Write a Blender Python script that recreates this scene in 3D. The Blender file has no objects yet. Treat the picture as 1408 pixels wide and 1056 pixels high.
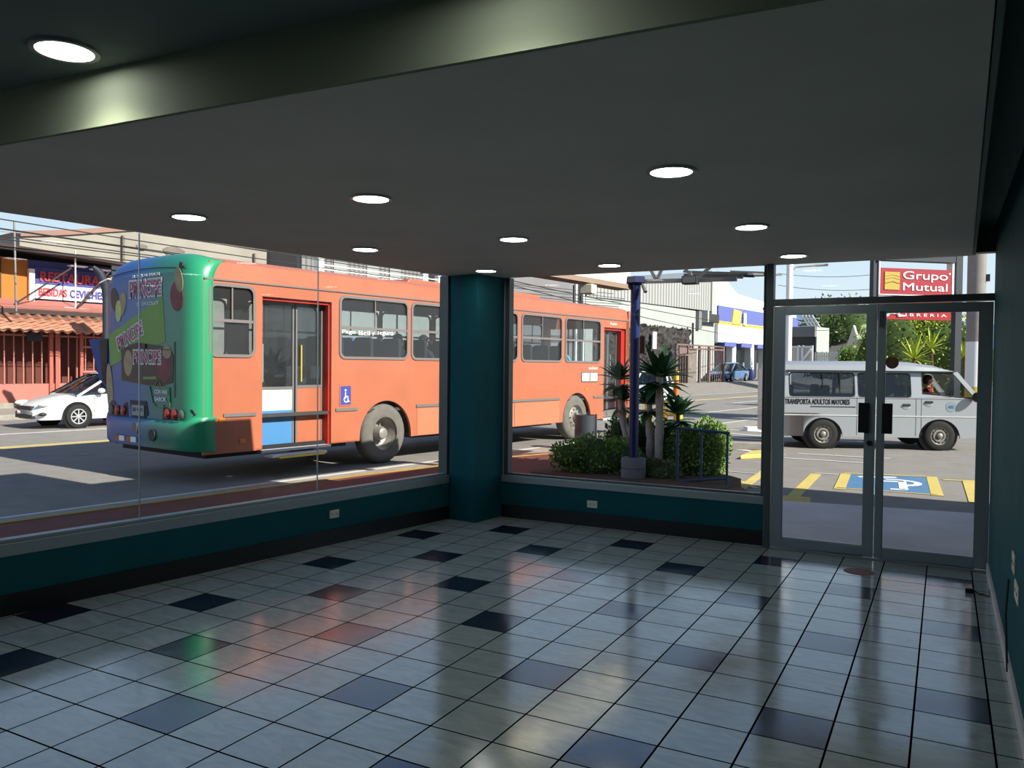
import bpy, bmesh, math, random
from mathutils import Vector, Matrix
random.seed(7)
PI = math.pi
SC = bpy.context.scene
COL = SC.collection
# ------------------------------------------------------------------ camera calibration
CP = Vector((1.4224, -7.396, 1.6879))
YAW, PIT, ROL, FPX = -0.492993, -0.0236605, 0.0100063, 1107.66
_f = Vector((math.sin(YAW)*math.cos(PIT), math.cos(YAW)*math.cos(PIT), math.sin(PIT)))
_r0 = Vector((math.cos(YAW), -math.sin(YAW), 0)); _u0 = _r0.cross(_f)
CR = _r0*math.cos(ROL) + _u0*math.sin(ROL)
CU = -_r0*math.sin(ROL) + _u0*math.cos(ROL)
TH = math.atan2(.98, 6.38)                      # the avenue runs 8.7 degrees off the shop's axis
NV = Vector((math.cos(TH), -math.sin(TH), 0)); DV = Vector((math.sin(TH), math.cos(TH), 0))
GZ = -.12                                       # street level
def ray(x, y): return _f + CR*((x-704)/FPX) - CU*((y-528)/FPX)
def onZ(x, y, z=GZ):
    d = ray(x, y); return CP + d*((z-CP.z)/d.z)
def onY(x, y, v):
    d = ray(x, y); return CP + d*((v-CP.y)/d.y)
def onU(x, y, u):
    d = ray(x, y); return CP + d*((u-CP.dot(NV))/d.dot(NV))
def onD(x, y, dep):
    d = ray(x, y); return CP + d*dep
def vz(x, y, u):
    p = onU(x, y, u); return p.dot(DV), p.z
def S(u, v, z=0.): return NV*u + DV*v + Vector((0, 0, z))

# ------------------------------------------------------------------ materials
def lin(c):
    c = c/255.
    return c/12.92 if c <= .04045 else ((c+.055)/1.055)**2.4
def rgb(*c): return (lin(c[0]), lin(c[1]), lin(c[2]), 1)
MATS = {}
def mat(name, c, rough=.6, metal=0., var=0., scale=6., spec=.5, bump=0., emit=None, es=0., coat=0.):
    m = bpy.data.materials.new(name); m.use_nodes = True
    nt = m.node_tree; b = nt.nodes['Principled BSDF']
    b.inputs['Base Color'].default_value = rgb(*c)
    b.inputs['Roughness'].default_value = rough
    b.inputs['Metallic'].default_value = metal
    b.inputs['Specular IOR Level'].default_value = spec
    b.inputs['Coat Weight'].default_value = coat
    if emit:
        b.inputs['Emission Color'].default_value = rgb(*emit); b.inputs['Emission Strength'].default_value = es
    if var or bump:
        tc = nt.nodes.new('ShaderNodeTexCoord'); n = nt.nodes.new('ShaderNodeTexNoise')
        n.inputs['Scale'].default_value = scale; n.inputs['Detail'].default_value = 6
        nt.links.new(tc.outputs['Object'], n.inputs['Vector'])
        if var:
            r = nt.nodes.new('ShaderNodeMapRange'); r.inputs[1].default_value = .3; r.inputs[2].default_value = .7
            r.inputs[3].default_value = 1-var; r.inputs[4].default_value = 1+var
            nt.links.new(n.outputs['Fac'], r.inputs[0])
            mx = nt.nodes.new('ShaderNodeVectorMath'); mx.operation = 'SCALE'
            mx.inputs[0].default_value = rgb(*c)[:3]
            nt.links.new(r.outputs[0], mx.inputs['Scale']); nt.links.new(mx.outputs[0], b.inputs['Base Color'])
        if bump:
            bp = nt.nodes.new('ShaderNodeBump'); bp.inputs['Strength'].default_value = bump
            bp.inputs['Distance'].default_value = .02
            nt.links.new(n.outputs['Fac'], bp.inputs['Height']); nt.links.new(bp.outputs[0], b.inputs['Normal'])
    MATS[name] = m
    return m
def glassmat(name, tint, gloss=.06, rough=0., film=0., filmc=(255, 255, 255)):
    m = bpy.data.materials.new(name); m.use_nodes = True; nt = m.node_tree; nt.nodes.clear()
    out = nt.nodes.new('ShaderNodeOutputMaterial'); t = nt.nodes.new('ShaderNodeBsdfTransparent')
    t.inputs[0].default_value = tuple(tint)+(1,)
    g = nt.nodes.new('ShaderNodeBsdfGlossy'); g.inputs['Roughness'].default_value = rough
    fr = nt.nodes.new('ShaderNodeFresnel'); fr.inputs[0].default_value = 1.45
    geo = nt.nodes.new('ShaderNodeNewGeometry')
    mm = nt.nodes.new('ShaderNodeMath'); mm.operation = 'MULTIPLY_ADD'; mm.inputs[1].default_value = .4; mm.inputs[2].default_value = gloss
    nt.links.new(fr.outputs[0], mm.inputs[0])
    # the back of the thin pane mirrors no more than its front
    mb_ = nt.nodes.new('ShaderNodeMath'); mb_.operation = 'MULTIPLY'
    inv = nt.nodes.new('ShaderNodeMath'); inv.operation = 'SUBTRACT'; inv.inputs[0].default_value = 1
    nt.links.new(geo.outputs['Backfacing'], inv.inputs[1]); nt.links.new(mm.outputs[0], mb_.inputs[0]); nt.links.new(inv.outputs[0], mb_.inputs[1])
    mx = nt.nodes.new('ShaderNodeMixShader')
    nt.links.new(mb_.outputs[0], mx.inputs[0]); nt.links.new(t.outputs[0], mx.inputs[1]); nt.links.new(g.outputs[0], mx.inputs[2])
    last = mx
    if film:
        df = nt.nodes.new('ShaderNodeBsdfDiffuse'); df.inputs[0].default_value = rgb(*filmc)
        m2 = nt.nodes.new('ShaderNodeMixShader'); m2.inputs[0].default_value = film
        nt.links.new(mx.outputs[0], m2.inputs[1]); nt.links.new(df.outputs[0], m2.inputs[2]); last = m2
    nt.links.new(last.outputs[0], out.inputs[0]); MATS[name] = m
    return m
M = MATS
mat('teal', (6, 84, 92), .7, spec=.18, var=.12, scale=3)
mat('black_base', (20, 20, 21), .4)
mat('soffit', (230, 225, 217), .8, var=.05, scale=1.5)
mat('high_ceiling', (120, 134, 134), .8)
mat('fascia', (140, 150, 128), .8)
mat('alu', (146, 160, 164), .45, .35)
mat('alu_dark', (86, 94, 94), .45, .35)
mat('alu_light', (190, 195, 200), .3, .6)
mat('plate', (215, 215, 205), .4)
mat('dark_slot', (40, 40, 42), .6)
mat('oval_brown', (120, 78, 66), .6, var=.2, scale=30)
mat('glow', (255, 255, 255), .5, emit=(255, 255, 252), es=14)
mat('lamp_ring', (185, 185, 180), .35, .2)
mat('black_plastic', (18, 18, 19), .4)
mat('rubber', (26, 26, 28), .8)
mat('tyre', (104, 100, 94), .9, var=.12, scale=8)
mat('dark_tyre', (34, 33, 33), .85)
mat('rim', (146, 142, 134), .45, .3, var=.15, scale=12)
mat('rim_alloy', (205, 208, 212), .3, .5)
mat('orange', (176, 101, 72), .45, var=.07, scale=1.6, coat=.2)
mat('orange_pale', (188, 116, 86), .5, var=.06, scale=2)
mat('jamb_red', (180, 36, 20), .5)
mat('bus_grey', (108, 106, 104), .55)
mat('bus_frame', (118, 110, 108), .5)
mat('white_panel', (205, 205, 202), .5)
mat('blue_panel', (70, 128, 180), .5)
mat('seat_dark', (40, 44, 56), .8)
mat('seat_blue', (46, 108, 190), .7)
mat('interior', (150, 152, 150), .8)
mat('interior_dark', (58, 58, 60), .8)
mat('sign_blue', (58, 70, 150), .5)
mat('white', (238, 238, 236), .5)
mat('white_bright', (245, 245, 243), .45)
mat('yellow', (214, 184, 58), .55)
mat('orange_paint', (214, 116, 40), .55)
mat('choc', (70, 44, 36), .5, var=.3, scale=4)
mat('nut', (172, 148, 112), .6, var=.2, scale=8)
mat('nut_red', (130, 58, 66), .6, var=.25, scale=5)
mat('nut_green', (196, 206, 128), .6, var=.1, scale=8)
mat('lime', (112, 158, 64), .5, var=.1, scale=2)
mat('pink', (184, 58, 104), .5)
mat('flap_blue', (30, 66, 150), .4)
mat('lamp_red', (160, 40, 32), .2)
mat('lamp_clear', (225, 222, 210), .2)
mat('lamp_amber', (230, 130, 40), .3)
mat('car_white', (240, 240, 240), .25, coat=.6)
mat('car_silver', (168, 172, 176), .3, .25, coat=.5)
mat('car_blue', (96, 132, 176), .3, .2, coat=.5)
mat('car_trim', (40, 42, 44), .5)
glassmat('shop_glass', (.94, .96, .96), .004)
glassmat('bus_glass', (.82, .85, .86), .03, film=.025, filmc=(190, 195, 200))
glassmat('car_glass', (.25, .28, .30), .08)
glassmat('van_glass', (.42, .45, .47), .06)
mat('asphalt_line_white', (200, 200, 196), .8, var=.08, scale=3)
mat('asphalt_line_yellow', (206, 184, 110), .8, var=.08, scale=3)
mat('line_yellow_strong', (204, 182, 100), .8, var=.08, scale=5)
mat('symbol_blue', (78, 120, 160), .8, var=.1, scale=4)
mat('asphalt', (134, 129, 123), .92, var=.10, scale=2.5, bump=.1)
mat('kerb_concrete', (150, 144, 134), .9, var=.15, scale=6)
mat('side_red', (108, 58, 50), .85, var=.18, scale=2)
mat('pavement', (206, 204, 206), .85, var=.14, scale=1.2, bump=.2)
mat('kerb_paint', (168, 138, 66), .8, var=.15, scale=5)
mat('soil', (92, 66, 48), .95, var=.3, scale=8)
mat('grass_ground', (84, 104, 52), .95, var=.3, scale=8)
mat('post_blue', (16, 30, 88), .4)
mat('post_base', (120, 122, 128), .85, var=.08, scale=5)
mat('rail_blue', (58, 84, 122), .45, .2)
mat('bin_grey', (62, 68, 76), .5, .2)
mat('bark_white', (196, 186, 172), .9, var=.18, scale=14, bump=.5)
mat('bark_brown', (96, 74, 52), .9, var=.3, scale=20, bump=.4)
mat('leaf_dark', (52, 94, 52), .5, var=.3, scale=4)
mat('leaf_mid', (120, 156, 62), .55, var=.35, scale=5)
mat('leaf_lime', (164, 180, 58), .6, var=.3, scale=3)
mat('leaf_olive', (104, 118, 76), .7, var=.3, scale=3)
mat('bush_core', (58, 78, 32), .95)
mat('cream', (232, 226, 210), .8)
mat('canopy_lip', (150, 128, 112), .7)
mat('steel_grey', (128, 126, 124), .5, .4)
mat('roof_slab', (160, 158, 150), .8)
mat('wall_out', (196, 190, 176), .8, var=.05, scale=1)
mat('gate_pink', (172, 92, 80), .7)
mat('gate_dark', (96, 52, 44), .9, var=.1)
mat('bars_pink', (178, 116, 104), .6)
mat('pink_wall', (176, 112, 100), .8, var=.05, scale=1)
mat('tile_roof', (182, 126, 100), .85, var=.18, scale=3)
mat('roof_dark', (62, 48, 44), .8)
mat('ochre', (176, 112, 44), .8, var=.08, scale=1)
mat('mural_blue', (70, 74, 140), .7)
mat('mural_white', (226, 224, 236), .7)
mat('mural_red', (190, 70, 72), .7)
mat('beige_wall', (152, 146, 136), .9, var=.12, scale=.5)
mat('pink_trim', (150, 116, 104), .9)
mat('grey_wall', (124, 122, 124), .9, var=.06, scale=.5)
mat('grey_light', (168, 172, 168), .85, var=.04, scale=.5)
mat('dark_pane', (38, 44, 50), .2)
mat('stain', (120, 112, 104), .9, var=.2, scale=2)
mat('rock', (62, 58, 58), .95, var=.55, scale=1.6, bump=1.)
mat('gate_grey', (120, 98, 94), .7)
mat('store_blue', (96, 106, 172), .6)
mat('store_yellow', (240, 206, 96), .6)
mat('sign_red', (158, 40, 54), .4)
mat('sign_red2', (160, 26, 36), .4)
mat('sign_gold', (182, 156, 62), .5)
mat('sign_line', (120, 96, 40), .5)
mat('dark_post', (40, 46, 56), .6)
mat('pole_concrete', (140, 134, 128), .85, var=.08, scale=4)
mat('skin', (186, 128, 98), .6)
mat('hair', (28, 22, 20), .7)
mat('shirt_white', (222, 226, 232), .8)
mat('shirt_dark', (46, 50, 62), .8)
mat('shirt_cyan', (128, 200, 210), .8)
mat('shirt_red', (150, 52, 44), .8, var=.4, scale=22)
mat('house_green', (170, 186, 150), .8)
mat('house_wall', (202, 196, 180), .8)
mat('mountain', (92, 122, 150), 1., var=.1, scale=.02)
mat('cable', (46, 44, 46), .7)
mat('fence_white', (210, 206, 196), .7)

# corrugated (vertical ribs) wall for the grey building
def ribmat(name, c1, c2, freq, axis='Y'):
    m = bpy.data.materials.new(name); m.use_nodes = True; nt = m.node_tree; b = nt.nodes['Principled BSDF']
    tc = nt.nodes.new('ShaderNodeTexCoord'); sp = nt.nodes.new('ShaderNodeSeparateXYZ')
    nt.links.new(tc.outputs['Object'], sp.inputs[0])
    mu = nt.nodes.new('ShaderNodeMath'); mu.operation = 'MULTIPLY'; mu.inputs[1].default_value = freq
    nt.links.new(sp.outputs[axis], mu.inputs[0])
    fr = nt.nodes.new('ShaderNodeMath'); fr.operation = 'FRACT'; nt.links.new(mu.outputs[0], fr.inputs[0])
    gt = nt.nodes.new('ShaderNodeMath'); gt.operation = 'GREATER_THAN'; gt.inputs[1].default_value = .62
    nt.links.new(fr.outputs[0], gt.inputs[0])
    mx = nt.nodes.new('ShaderNodeMix'); mx.data_type = 'RGBA'
    mx.inputs[6].default_value = rgb(*c1); mx.inputs[7].default_value = rgb(*c2)
    nt.links.new(gt.outputs[0], mx.inputs[0]); nt.links.new(mx.outputs[2], b.inputs['Base Color'])
    b.inputs['Roughness'].default_value = .7; MATS[name] = m
ribmat('corrugated', (166, 166, 164), (118, 118, 118), 2.1)
ribmat('corrugated_grey', (130, 128, 126), (100, 98, 98), 3.)
# floor tiles: 33 cm, dark tile on every fourth of every second row
def floormat():
    m = bpy.data.materials.new('floor_tiles'); m.use_nodes = True; nt = m.node_tree; b = nt.nodes['Principled BSDF']
    N = nt.nodes.new; L = nt.links.new
    tc = N('ShaderNodeTexCoord'); sp = N('ShaderNodeSeparateXYZ'); L(tc.outputs['Object'], sp.inputs[0])
    def op(o, a, bb=None, c=None):
        n = N('ShaderNodeMath'); n.operation = o
        for i, v in enumerate((a, bb, c)):
            if v is None: continue
            if isinstance(v, (int, float)): n.inputs[i].default_value = v
            else: L(v, n.inputs[i])
        return n.outputs[0]
    cx = op('DIVIDE', sp.outputs['X'], .33); cy = op('DIVIDE', op('MULTIPLY', sp.outputs['Y'], -1.), .33)
    c = op('FLOOR', cx); r = op('FLOOR', cy)
    even_c = op('LESS_THAN', op('FLOORED_MODULO', c, 2.), .5); even_r = op('LESS_THAN', op('FLOORED_MODULO', r, 2.), .5)
    q = op('LESS_THAN', op('FLOORED_MODULO', op('ADD', c, r), 4.), .5)
    dark = op('MULTIPLY', op('MULTIPLY', even_c, even_r), q)
    # cut tiles along the walls are all pale
    dark = op('MULTIPLY', dark, op('GREATER_THAN', r, -.5))
    dark = op('MULTIPLY', dark, op('MAXIMUM', op('GREATER_THAN', c, -11.5), op('GREATER_THAN', r, 10.5)))
    fx = op('FRACT', cx); fy = op('FRACT', cy)
    mn = op('MINIMUM', op('MINIMUM', fx, op('SUBTRACT', 1., fx)), op('MINIMUM', fy, op('SUBTRACT', 1., fy)))
    grout = op('LESS_THAN', mn, .0150)
    comb = N('ShaderNodeCombineXYZ'); L(c, comb.inputs[0]); L(r, comb.inputs[1])
    wn = N('ShaderNodeTexWhiteNoise'); L(comb.outputs[0], wn.inputs['Vector'])
    no = N('ShaderNodeTexNoise'); no.inputs['Scale'].default_value = 5; no.inputs['Detail'].default_value = 8; no.inputs['Distortion'].default_value = 1.2
    mp = N('ShaderNodeMapping'); mp.inputs['Scale'].default_value = (1, 2.6, 1); L(tc.outputs['Object'], mp.inputs[0]); L(mp.outputs[0], no.inputs['Vector'])
    ramp = N('ShaderNodeValToRGB'); ramp.color_ramp.elements[0].position = .3; ramp.color_ramp.elements[1].position = .72
    ramp.color_ramp.elements[0].color = rgb(142, 154, 152); ramp.color_ramp.elements[1].color = rgb(164, 174, 170)
    L(no.outputs['Fac'], ramp.inputs[0])
    dk = N('ShaderNodeMix'); dk.data_type = 'RGBA'; dk.inputs[6].default_value = rgb(16, 20, 44); dk.inputs[7].default_value = rgb(30, 32, 50)
    L(wn.outputs['Value'], dk.inputs[0])
    m1 = N('ShaderNodeMix'); m1.data_type = 'RGBA'; L(dark, m1.inputs[0]); L(ramp.outputs[0], m1.inputs[6]); L(dk.outputs[2], m1.inputs[7])
    m2 = N('ShaderNodeMix'); m2.data_type = 'RGBA'; L(grout, m2.inputs[0]); L(m1.outputs[2], m2.inputs[6]); m2.inputs[7].default_value = rgb(10, 10, 10)
    L(m2.outputs[2], b.inputs['Base Color'])
    n2 = N('ShaderNodeTexNoise'); n2.inputs['Scale'].default_value = 3.; n2.inputs['Detail'].default_value = 5; L(tc.outputs['Object'], n2.inputs['Vector'])
    rr = N('ShaderNodeMapRange'); rr.inputs[1].default_value = .3; rr.inputs[2].default_value = .7; rr.inputs[3].default_value = .09; rr.inputs[4].default_value = .19
    L(n2.outputs['Fac'], rr.inputs[0])
    rg = op('MAXIMUM', rr.outputs[0], op('MULTIPLY', grout, .9)); L(rg, b.inputs['Roughness'])
    L(op('MULTIPLY', op('SUBTRACT', 1., grout), .9), b.inputs['Specular IOR Level']); b.inputs['IOR'].default_value = 1.75
    bp = N('ShaderNodeBump'); bp.inputs['Strength'].default_value = .12; bp.inputs['Distance'].default_value = .01
    h = op('ADD', op('MULTIPLY', n2.outputs['Fac'], .5), op('MULTIPLY', grout, -.6)); L(h, bp.inputs['Height']); L(bp.outputs[0], b.inputs['Normal'])
    MATS['floor_tiles'] = m
floormat()
# bus rear wrap: printed fade from blue to green across the panel (local x from -2.6 to 0)
def wrapmat():
    m = bpy.data.materials.new('wrap'); m.use_nodes = True; nt = m.node_tree; b = nt.nodes['Principled BSDF']
    tc = nt.nodes.new('ShaderNodeTexCoord'); sp = nt.nodes.new('ShaderNodeSeparateXYZ'); nt.links.new(tc.outputs['Object'], sp.inputs[0])
    mr = nt.nodes.new('ShaderNodeMapRange'); mr.inputs[1].default_value = -2.6; mr.inputs[2].default_value = 0
    nt.links.new(sp.outputs['X'], mr.inputs[0])
    rp = nt.nodes.new('ShaderNodeValToRGB'); e = rp.color_ramp.elements
    e[0].position = 0; e[0].color = rgb(22, 66, 150); e[1].position = 1; e[1].color = rgb(44, 150, 104)
    a = e.new(.42); a.color = rgb(40, 94, 160); a = e.new(.62); a.color = rgb(34, 116, 112)
    nt.links.new(mr.outputs[0], rp.inputs[0]); nt.links.new(rp.outputs[0], b.inputs['Base Color'])
    b.inputs['Roughness'].default_value = .35; b.inputs['Coat Weight'].default_value = .05; MATS['wrap'] = m
wrapmat()

# ------------------------------------------------------------------ mesh helpers
class MB:
    def __init__(s): s.v = []; s.f = []; s.mi = []; s.ms = []
    def idx(s, m):
        if m not in s.ms: s.ms.append(m)
        return s.ms.index(m)
    def add(s, vs, fs, m=None):
        o = len(s.v); s.v += [Vector(v) for v in vs]; k = s.idx(m)
        for f in fs: s.f.append([i+o for i in f]); s.mi.append(k)
        return s
    def box(s, a, b, m=None, X=None):
        x0, x1 = sorted((a[0], b[0])); y0, y1 = sorted((a[1], b[1])); z0, z1 = sorted((a[2], b[2]))
        vs = [(x, y, z) for z in (z0, z1) for y in (y0, y1) for x in (x0, x1)]
        if X is not None: vs = [X @ Vector(v) for v in vs]
        return s.add(vs, [(0, 2, 3, 1), (4, 5, 7, 6), (0, 1, 5, 4), (2, 6, 7, 3), (0, 4, 6, 2), (1, 3, 7, 5)], m)
    def prism(s, pts, h, m=None):          # pts 3D loop, h extrusion vector
        n = len(pts); h = Vector(h); P = [Vector(p) for p in pts]
        nrm = Vector((0, 0, 0))
        for i in range(n): nrm += P[i].cross(P[(i+1) % n])
        flip = nrm.dot(h) > 0
        vs = P+[p+h for p in P]
        fs = [tuple(range(n)), tuple(range(2*n-1, n-1, -1))]+[(i, i+n, (i+1) % n+n, (i+1) % n) for i in range(n)]
        if flip: fs = [tuple(reversed(f)) for f in fs]
        return s.add(vs, fs, m)
    def bar(s, p, q, w, m=None, h=None, up=(0, 0, 1)):   # rectangular bar between two points
        p = Vector(p); q = Vector(q); d = (q-p).normalized(); up = Vector(up)
        if abs(d.dot(up)) > .98: up = Vector((1, 0, 0))
        a = d.cross(up).normalized(); b = a.cross(d); h = h or w
        c = [p+a*(w/2*i)+b*(h/2*j) for i, j in ((-1, -1), (1, -1), (1, 1), (-1, 1))]
        return s.prism(c, q-p, m)
    def tube(s, pts, r, m=None, n=10, cap=True):
        pts = [Vector(p) for p in pts]; k = len(pts); rs = r if isinstance(r, (list, tuple)) else [r]*k
        vs = []; ref = None
        for i, p in enumerate(pts):
            d = (pts[min(i+1, k-1)]-pts[max(i-1, 0)]).normalized()
            if ref is None: ref = Vector((0, 0, 1)) if abs(d.z) < .9 else Vector((1, 0, 0))
            a = d.cross(ref).normalized(); b = a.cross(d).normalized(); ref = -a.cross(d)*-1 if False else b
            for j in range(n):
                t = 2*PI*j/n; vs.append(p+a*(rs[i]*math.cos(t))+b*(rs[i]*math.sin(t)))
        fs = [(i*n+j, i*n+(j+1) % n, (i+1)*n+(j+1) % n, (i+1)*n+j) for i in range(k-1) for j in range(n)]
        if cap: fs += [tuple(range(n-1, -1, -1)), tuple(range((k-1)*n, k*n))]
        return s.add(vs, fs, m)
    def lathe(s, prof, o=(0, 0, 0), ax=(0, 0, 1), m=None, n=24, cap=True):   # prof [(r,h)]
        o = Vector(o); ax = Vector(ax).normalized(); a = ax.orthogonal().normalized(); b = ax.cross(a)
        vs = []
        for r, h in prof:
            for j in range(n):
                t = 2*PI*j/n; vs.append(o+ax*h+a*(r*math.cos(t))+b*(r*math.sin(t)))
        k = len(prof)
        fs = [(i*n+j, i*n+(j+1) % n, (i+1)*n+(j+1) % n, (i+1)*n+j) for i in range(k-1) for j in range(n)]
        if cap: fs += [tuple(range(n-1, -1, -1)), tuple(range((k-1)*n, k*n))]
        return s.add(vs, fs, m)
    def ring(s, outer, inner, h, m=None):   # band between two loops of equal length, extruded
        n = len(outer); h = Vector(h); O = [Vector(p) for p in outer]; I = [Vector(p) for p in inner]
        vs = O+I+[p+h for p in O]+[p+h for p in I]; fs = []
        for i in range(n):
            j = (i+1) % n
            fs += [(i, j, n+j, n+i), (2*n+i, 3*n+i, 3*n+j, 2*n+j), (i, 2*n+i, 2*n+j, j), (n+i, n+j, 3*n+j, 3*n+i)]
        return s.add(vs, fs, m)
    def ell(s, c, r, m=None, n=14, k=9):
        c = Vector(c); vs = []
        for i in range(k+1):
            t = PI*i/k
            for j in range(n):
                f = 2*PI*j/n; vs.append(c+Vector((r[0]*math.sin(t)*math.cos(f), r[1]*math.sin(t)*math.sin(f), r[2]*math.cos(t))))
        return s.add(vs, [(i*n+j, (i+1)*n+j, (i+1)*n+(j+1) % n, i*n+(j+1) % n) for i in range(k) for j in range(n)], m)
    def xf(s, X):
        s.v = [X @ v for v in s.v]; return s
def rr(a0, b0, a1, b1, r, seg=5):           # rounded rectangle, 2D, ccw
    pts = []
    for cx, cy, t0 in ((a1-r, b1-r, 0), (a0+r, b1-r, 90), (a0+r, b0+r, 180), (a1-r, b0+r, 270)):
        for i in range(seg+1):
            t = math.radians(t0+90*i/seg); pts.append((cx+r*math.cos(t), cy+r*math.sin(t)))
    return pts
def obj(name, mb, m=None, parent=None, smooth=False, bevel=0., label=None, merge=True):
    me = bpy.data.meshes.new(name); me.from_pydata([tuple(v) for v in mb.v], [], mb.f)
    for k in mb.ms: me.materials.append(M[k] if k else M[m])
    me.polygons.foreach_set('material_index', mb.mi)
    bm = bmesh.new(); bm.from_mesh(me)
    if merge: bmesh.ops.remove_doubles(bm, verts=bm.verts, dist=1e-5)
    bmesh.ops.recalc_face_normals(bm, faces=bm.faces) if merge else None
    bm.to_mesh(me); bm.free()
    if smooth:
        me.polygons.foreach_set('use_smooth', [True]*len(me.polygons))
        me.set_sharp_from_angle(angle=math.radians(smooth if smooth is not True else 40))
    o = bpy.data.objects.new(name, me); COL.objects.link(o)
    if parent: o.parent = parent
    if bevel:
        b = o.modifiers.new('bevel', 'BEVEL'); b.width = bevel; b.segments = 2; b.limit_method = 'ANGLE'
    if label: o['label'] = label
    return o
def tag(o, label=None, cat=None, group=None, kind=None):
    if label: o['label'] = label
    if cat: o['category'] = cat
    if group: o['group'] = group
    if kind: o['kind'] = kind
    return o
def thing(name, loc, rz=0., label=None, cat=None, group=None, kind=None):
    o = bpy.data.objects.new(name, None); COL.objects.link(o); o.location = loc; o.rotation_euler = (0, 0, rz)
    o.empty_display_size = .1
    return tag(o, label, cat, group, kind)
def struct(name, mb, m=None, parent=None, **k):
    o = obj(name, mb, m, parent, **k)
    if not parent: o['kind'] = 'structure'
    return o
def copytree(o, parent=None):
    c = o.copy(); COL.objects.link(c)
    c.parent = parent
    for ch in list(o.children): copytree(ch, c)
    return c
def flat(pts, m=None, z=0., h=.004, name='road_line', label=None):
    mb = MB(); mb.prism([(p[0], p[1], z) for p in pts], (0, 0, h))
    o = obj(name, mb, m); o['kind'] = 'structure'
    return o
_fontcache = {}
def text(name, s, m, parent, origin, right, up, width=None, height=None, ext=.004, bold=0., align='L'):
    """lettering as a mesh: fitted into width x height, lying on the plane (right, up) at origin"""
    cu = bpy.data.curves.new('t', 'FONT'); cu.body = s; cu.size = 1; cu.extrude = .02; cu.offset = bold
    to = bpy.data.objects.new('t', cu); COL.objects.link(to)
    dg = bpy.context.evaluated_depsgraph_get(); dg.update()
    me = bpy.data.meshes.new_from_object(to.evaluated_get(dg)); bpy.data.objects.remove(to); bpy.data.curves.remove(cu)
    xs = [v.co.x for v in me.vertices]; ys = [v.co.y for v in me.vertices]
    x0, x1, y0, y1 = min(xs), max(xs), min(ys), max(ys)
    sx = width/(x1-x0) if width else None; sy = height/(y1-y0) if height else None
    sx = sx or sy; sy = sy or sx
    right = Vector(right).normalized(); up = Vector(up).normalized(); nrm = right.cross(up); origin = Vector(origin)
    for v in me.vertices:
        v.co = origin+right*((v.co.x-x0)*sx)+up*((v.co.y-y0)*sy)+nrm*(v.co.z/.02*ext/2)
    me.materials.clear(); me.materials.append(M[m]); me.name = name
    o = bpy.data.objects.new(name, me); COL.objects.link(o)
    if parent: o.parent = parent
    return o

# ================================================================== THE ROOM
Zc, Zh = 2.65, 2.88
LU = -3.30                                   # inner face of the left wall (street frame)
# floor
mb = MB(); pl = [S(-3.45, -2.6-6.5), (1.9, -9.8, 0), (1.9, .5, 0), (-3.35, .5, 0)]
mb.prism([Vector((p[0], p[1], -.1)) for p in (S(-3.4, .2), S(-3.4, -9.6), Vector((2., -9.9, 0)), Vector((2., .44, 0)))], (0, 0, .1))
struct('floor', mb, 'floor_tiles')
# low soffit
fasc = [Vector((-3.6, -5.34, 0)), Vector((1.17, -5.14, 0)), Vector((1.52, -5.1, 0))]
sof = [S(-3.335, -5.88), Vector((1.52, -5.12, 0)), Vector((1.61, .46, 0)), S(-3.335, -.04)]
sof[0] = Vector((-4.17, -5.354, 0))
mb = MB(); mb.prism([Vector((p.x, p.y, Zc)) for p in sof], (0, 0, .30))
o = struct('ceiling', mb, 'soffit')
# fascia boards closing the step up to the high ceiling
mb = MB()
mb.prism([Vector((-4.5, -5.362, Zc)), Vector((1.525, -5.119, Zc)), Vector((1.525, -5.14, Zc)), Vector((-4.5, -5.385, Zc))], (0, 0, Zh-Zc))
struct('trim_1', mb, 'fascia')
mb = MB(); mb.prism([Vector((1.515, -5.14, Zc)), Vector((1.605, .43, Zc)), Vector((1.63, .43, Zc)), Vector((1.54, -5.14, Zc))], (0, 0, Zh-Zc))
struct('trim_2', mb, 'high_ceiling')
mb = MB(); mb.prism([Vector((p[0], p[1], Zh)) for p in (S(-3.34, -9.6), Vector((2.0, -10.2, 0)), Vector((2.0, .46, 0)), S(-3.34, -.04))], (0, 0, .1))
struct('ceiling_high', mb, 'high_ceiling')
# left wall below the window
mb = MB(); mb.prism([S(LU, -9.3), S(LU, .1), S(LU-.16, .1), S(LU-.16, -9.3)], (0, 0, .39))
struct('wall_left', mb, 'teal')
mb = MB(); mb.prism([S(LU, -9.3), S(LU, -.49), S(LU+.015, -.49), S(LU+.015, -9.3)], (0, 0, .14))
struct('baseboard_left', mb, 'black_base')
# front wall below the window
mb = MB(); mb.box((-3.2, .43, 0), (-.06, .58, .39)); struct('wall_front', mb, 'teal')
mb = MB(); mb.box((-2.89, .415, 0), (-.06, .43, .14)); struct('baseboard_front', mb, 'black_base')
# corner column
mb = MB(); mb.prism([Vector((-2.96, -.04, 0)), Vector((-2.89, .56, 0)), S(-3.42, .56), S(-3.40, -.42), S(-3.28, -.49)], (0, 0, Zc))
struct('wall_corner', mb, 'teal')
# right wall and back wall
mb = MB(); mb.box((1.77, -9.9, 0), (1.95, .34, Zh)); struct('wall_right', mb, 'teal')
mb = MB(); mb.box((1.755, -9.9, 0), (1.77, .3, .09)); struct('baseboard_right', mb, 'pavement')
mb = MB(); mb.box((-5.4, -9.95, 0), (1.95, -9.8, Zh)); struct('wall_back', mb, 'teal')
# wall over the door, up to the high ceiling
mb = MB(); mb.box((1.5, .36, 2.74), (1.95, .56, Zh), 'high_ceiling'); mb.box((1.83, .34, 0), (2.1, .56, 2.9)); struct('wall_door', mb, 'teal')
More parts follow.
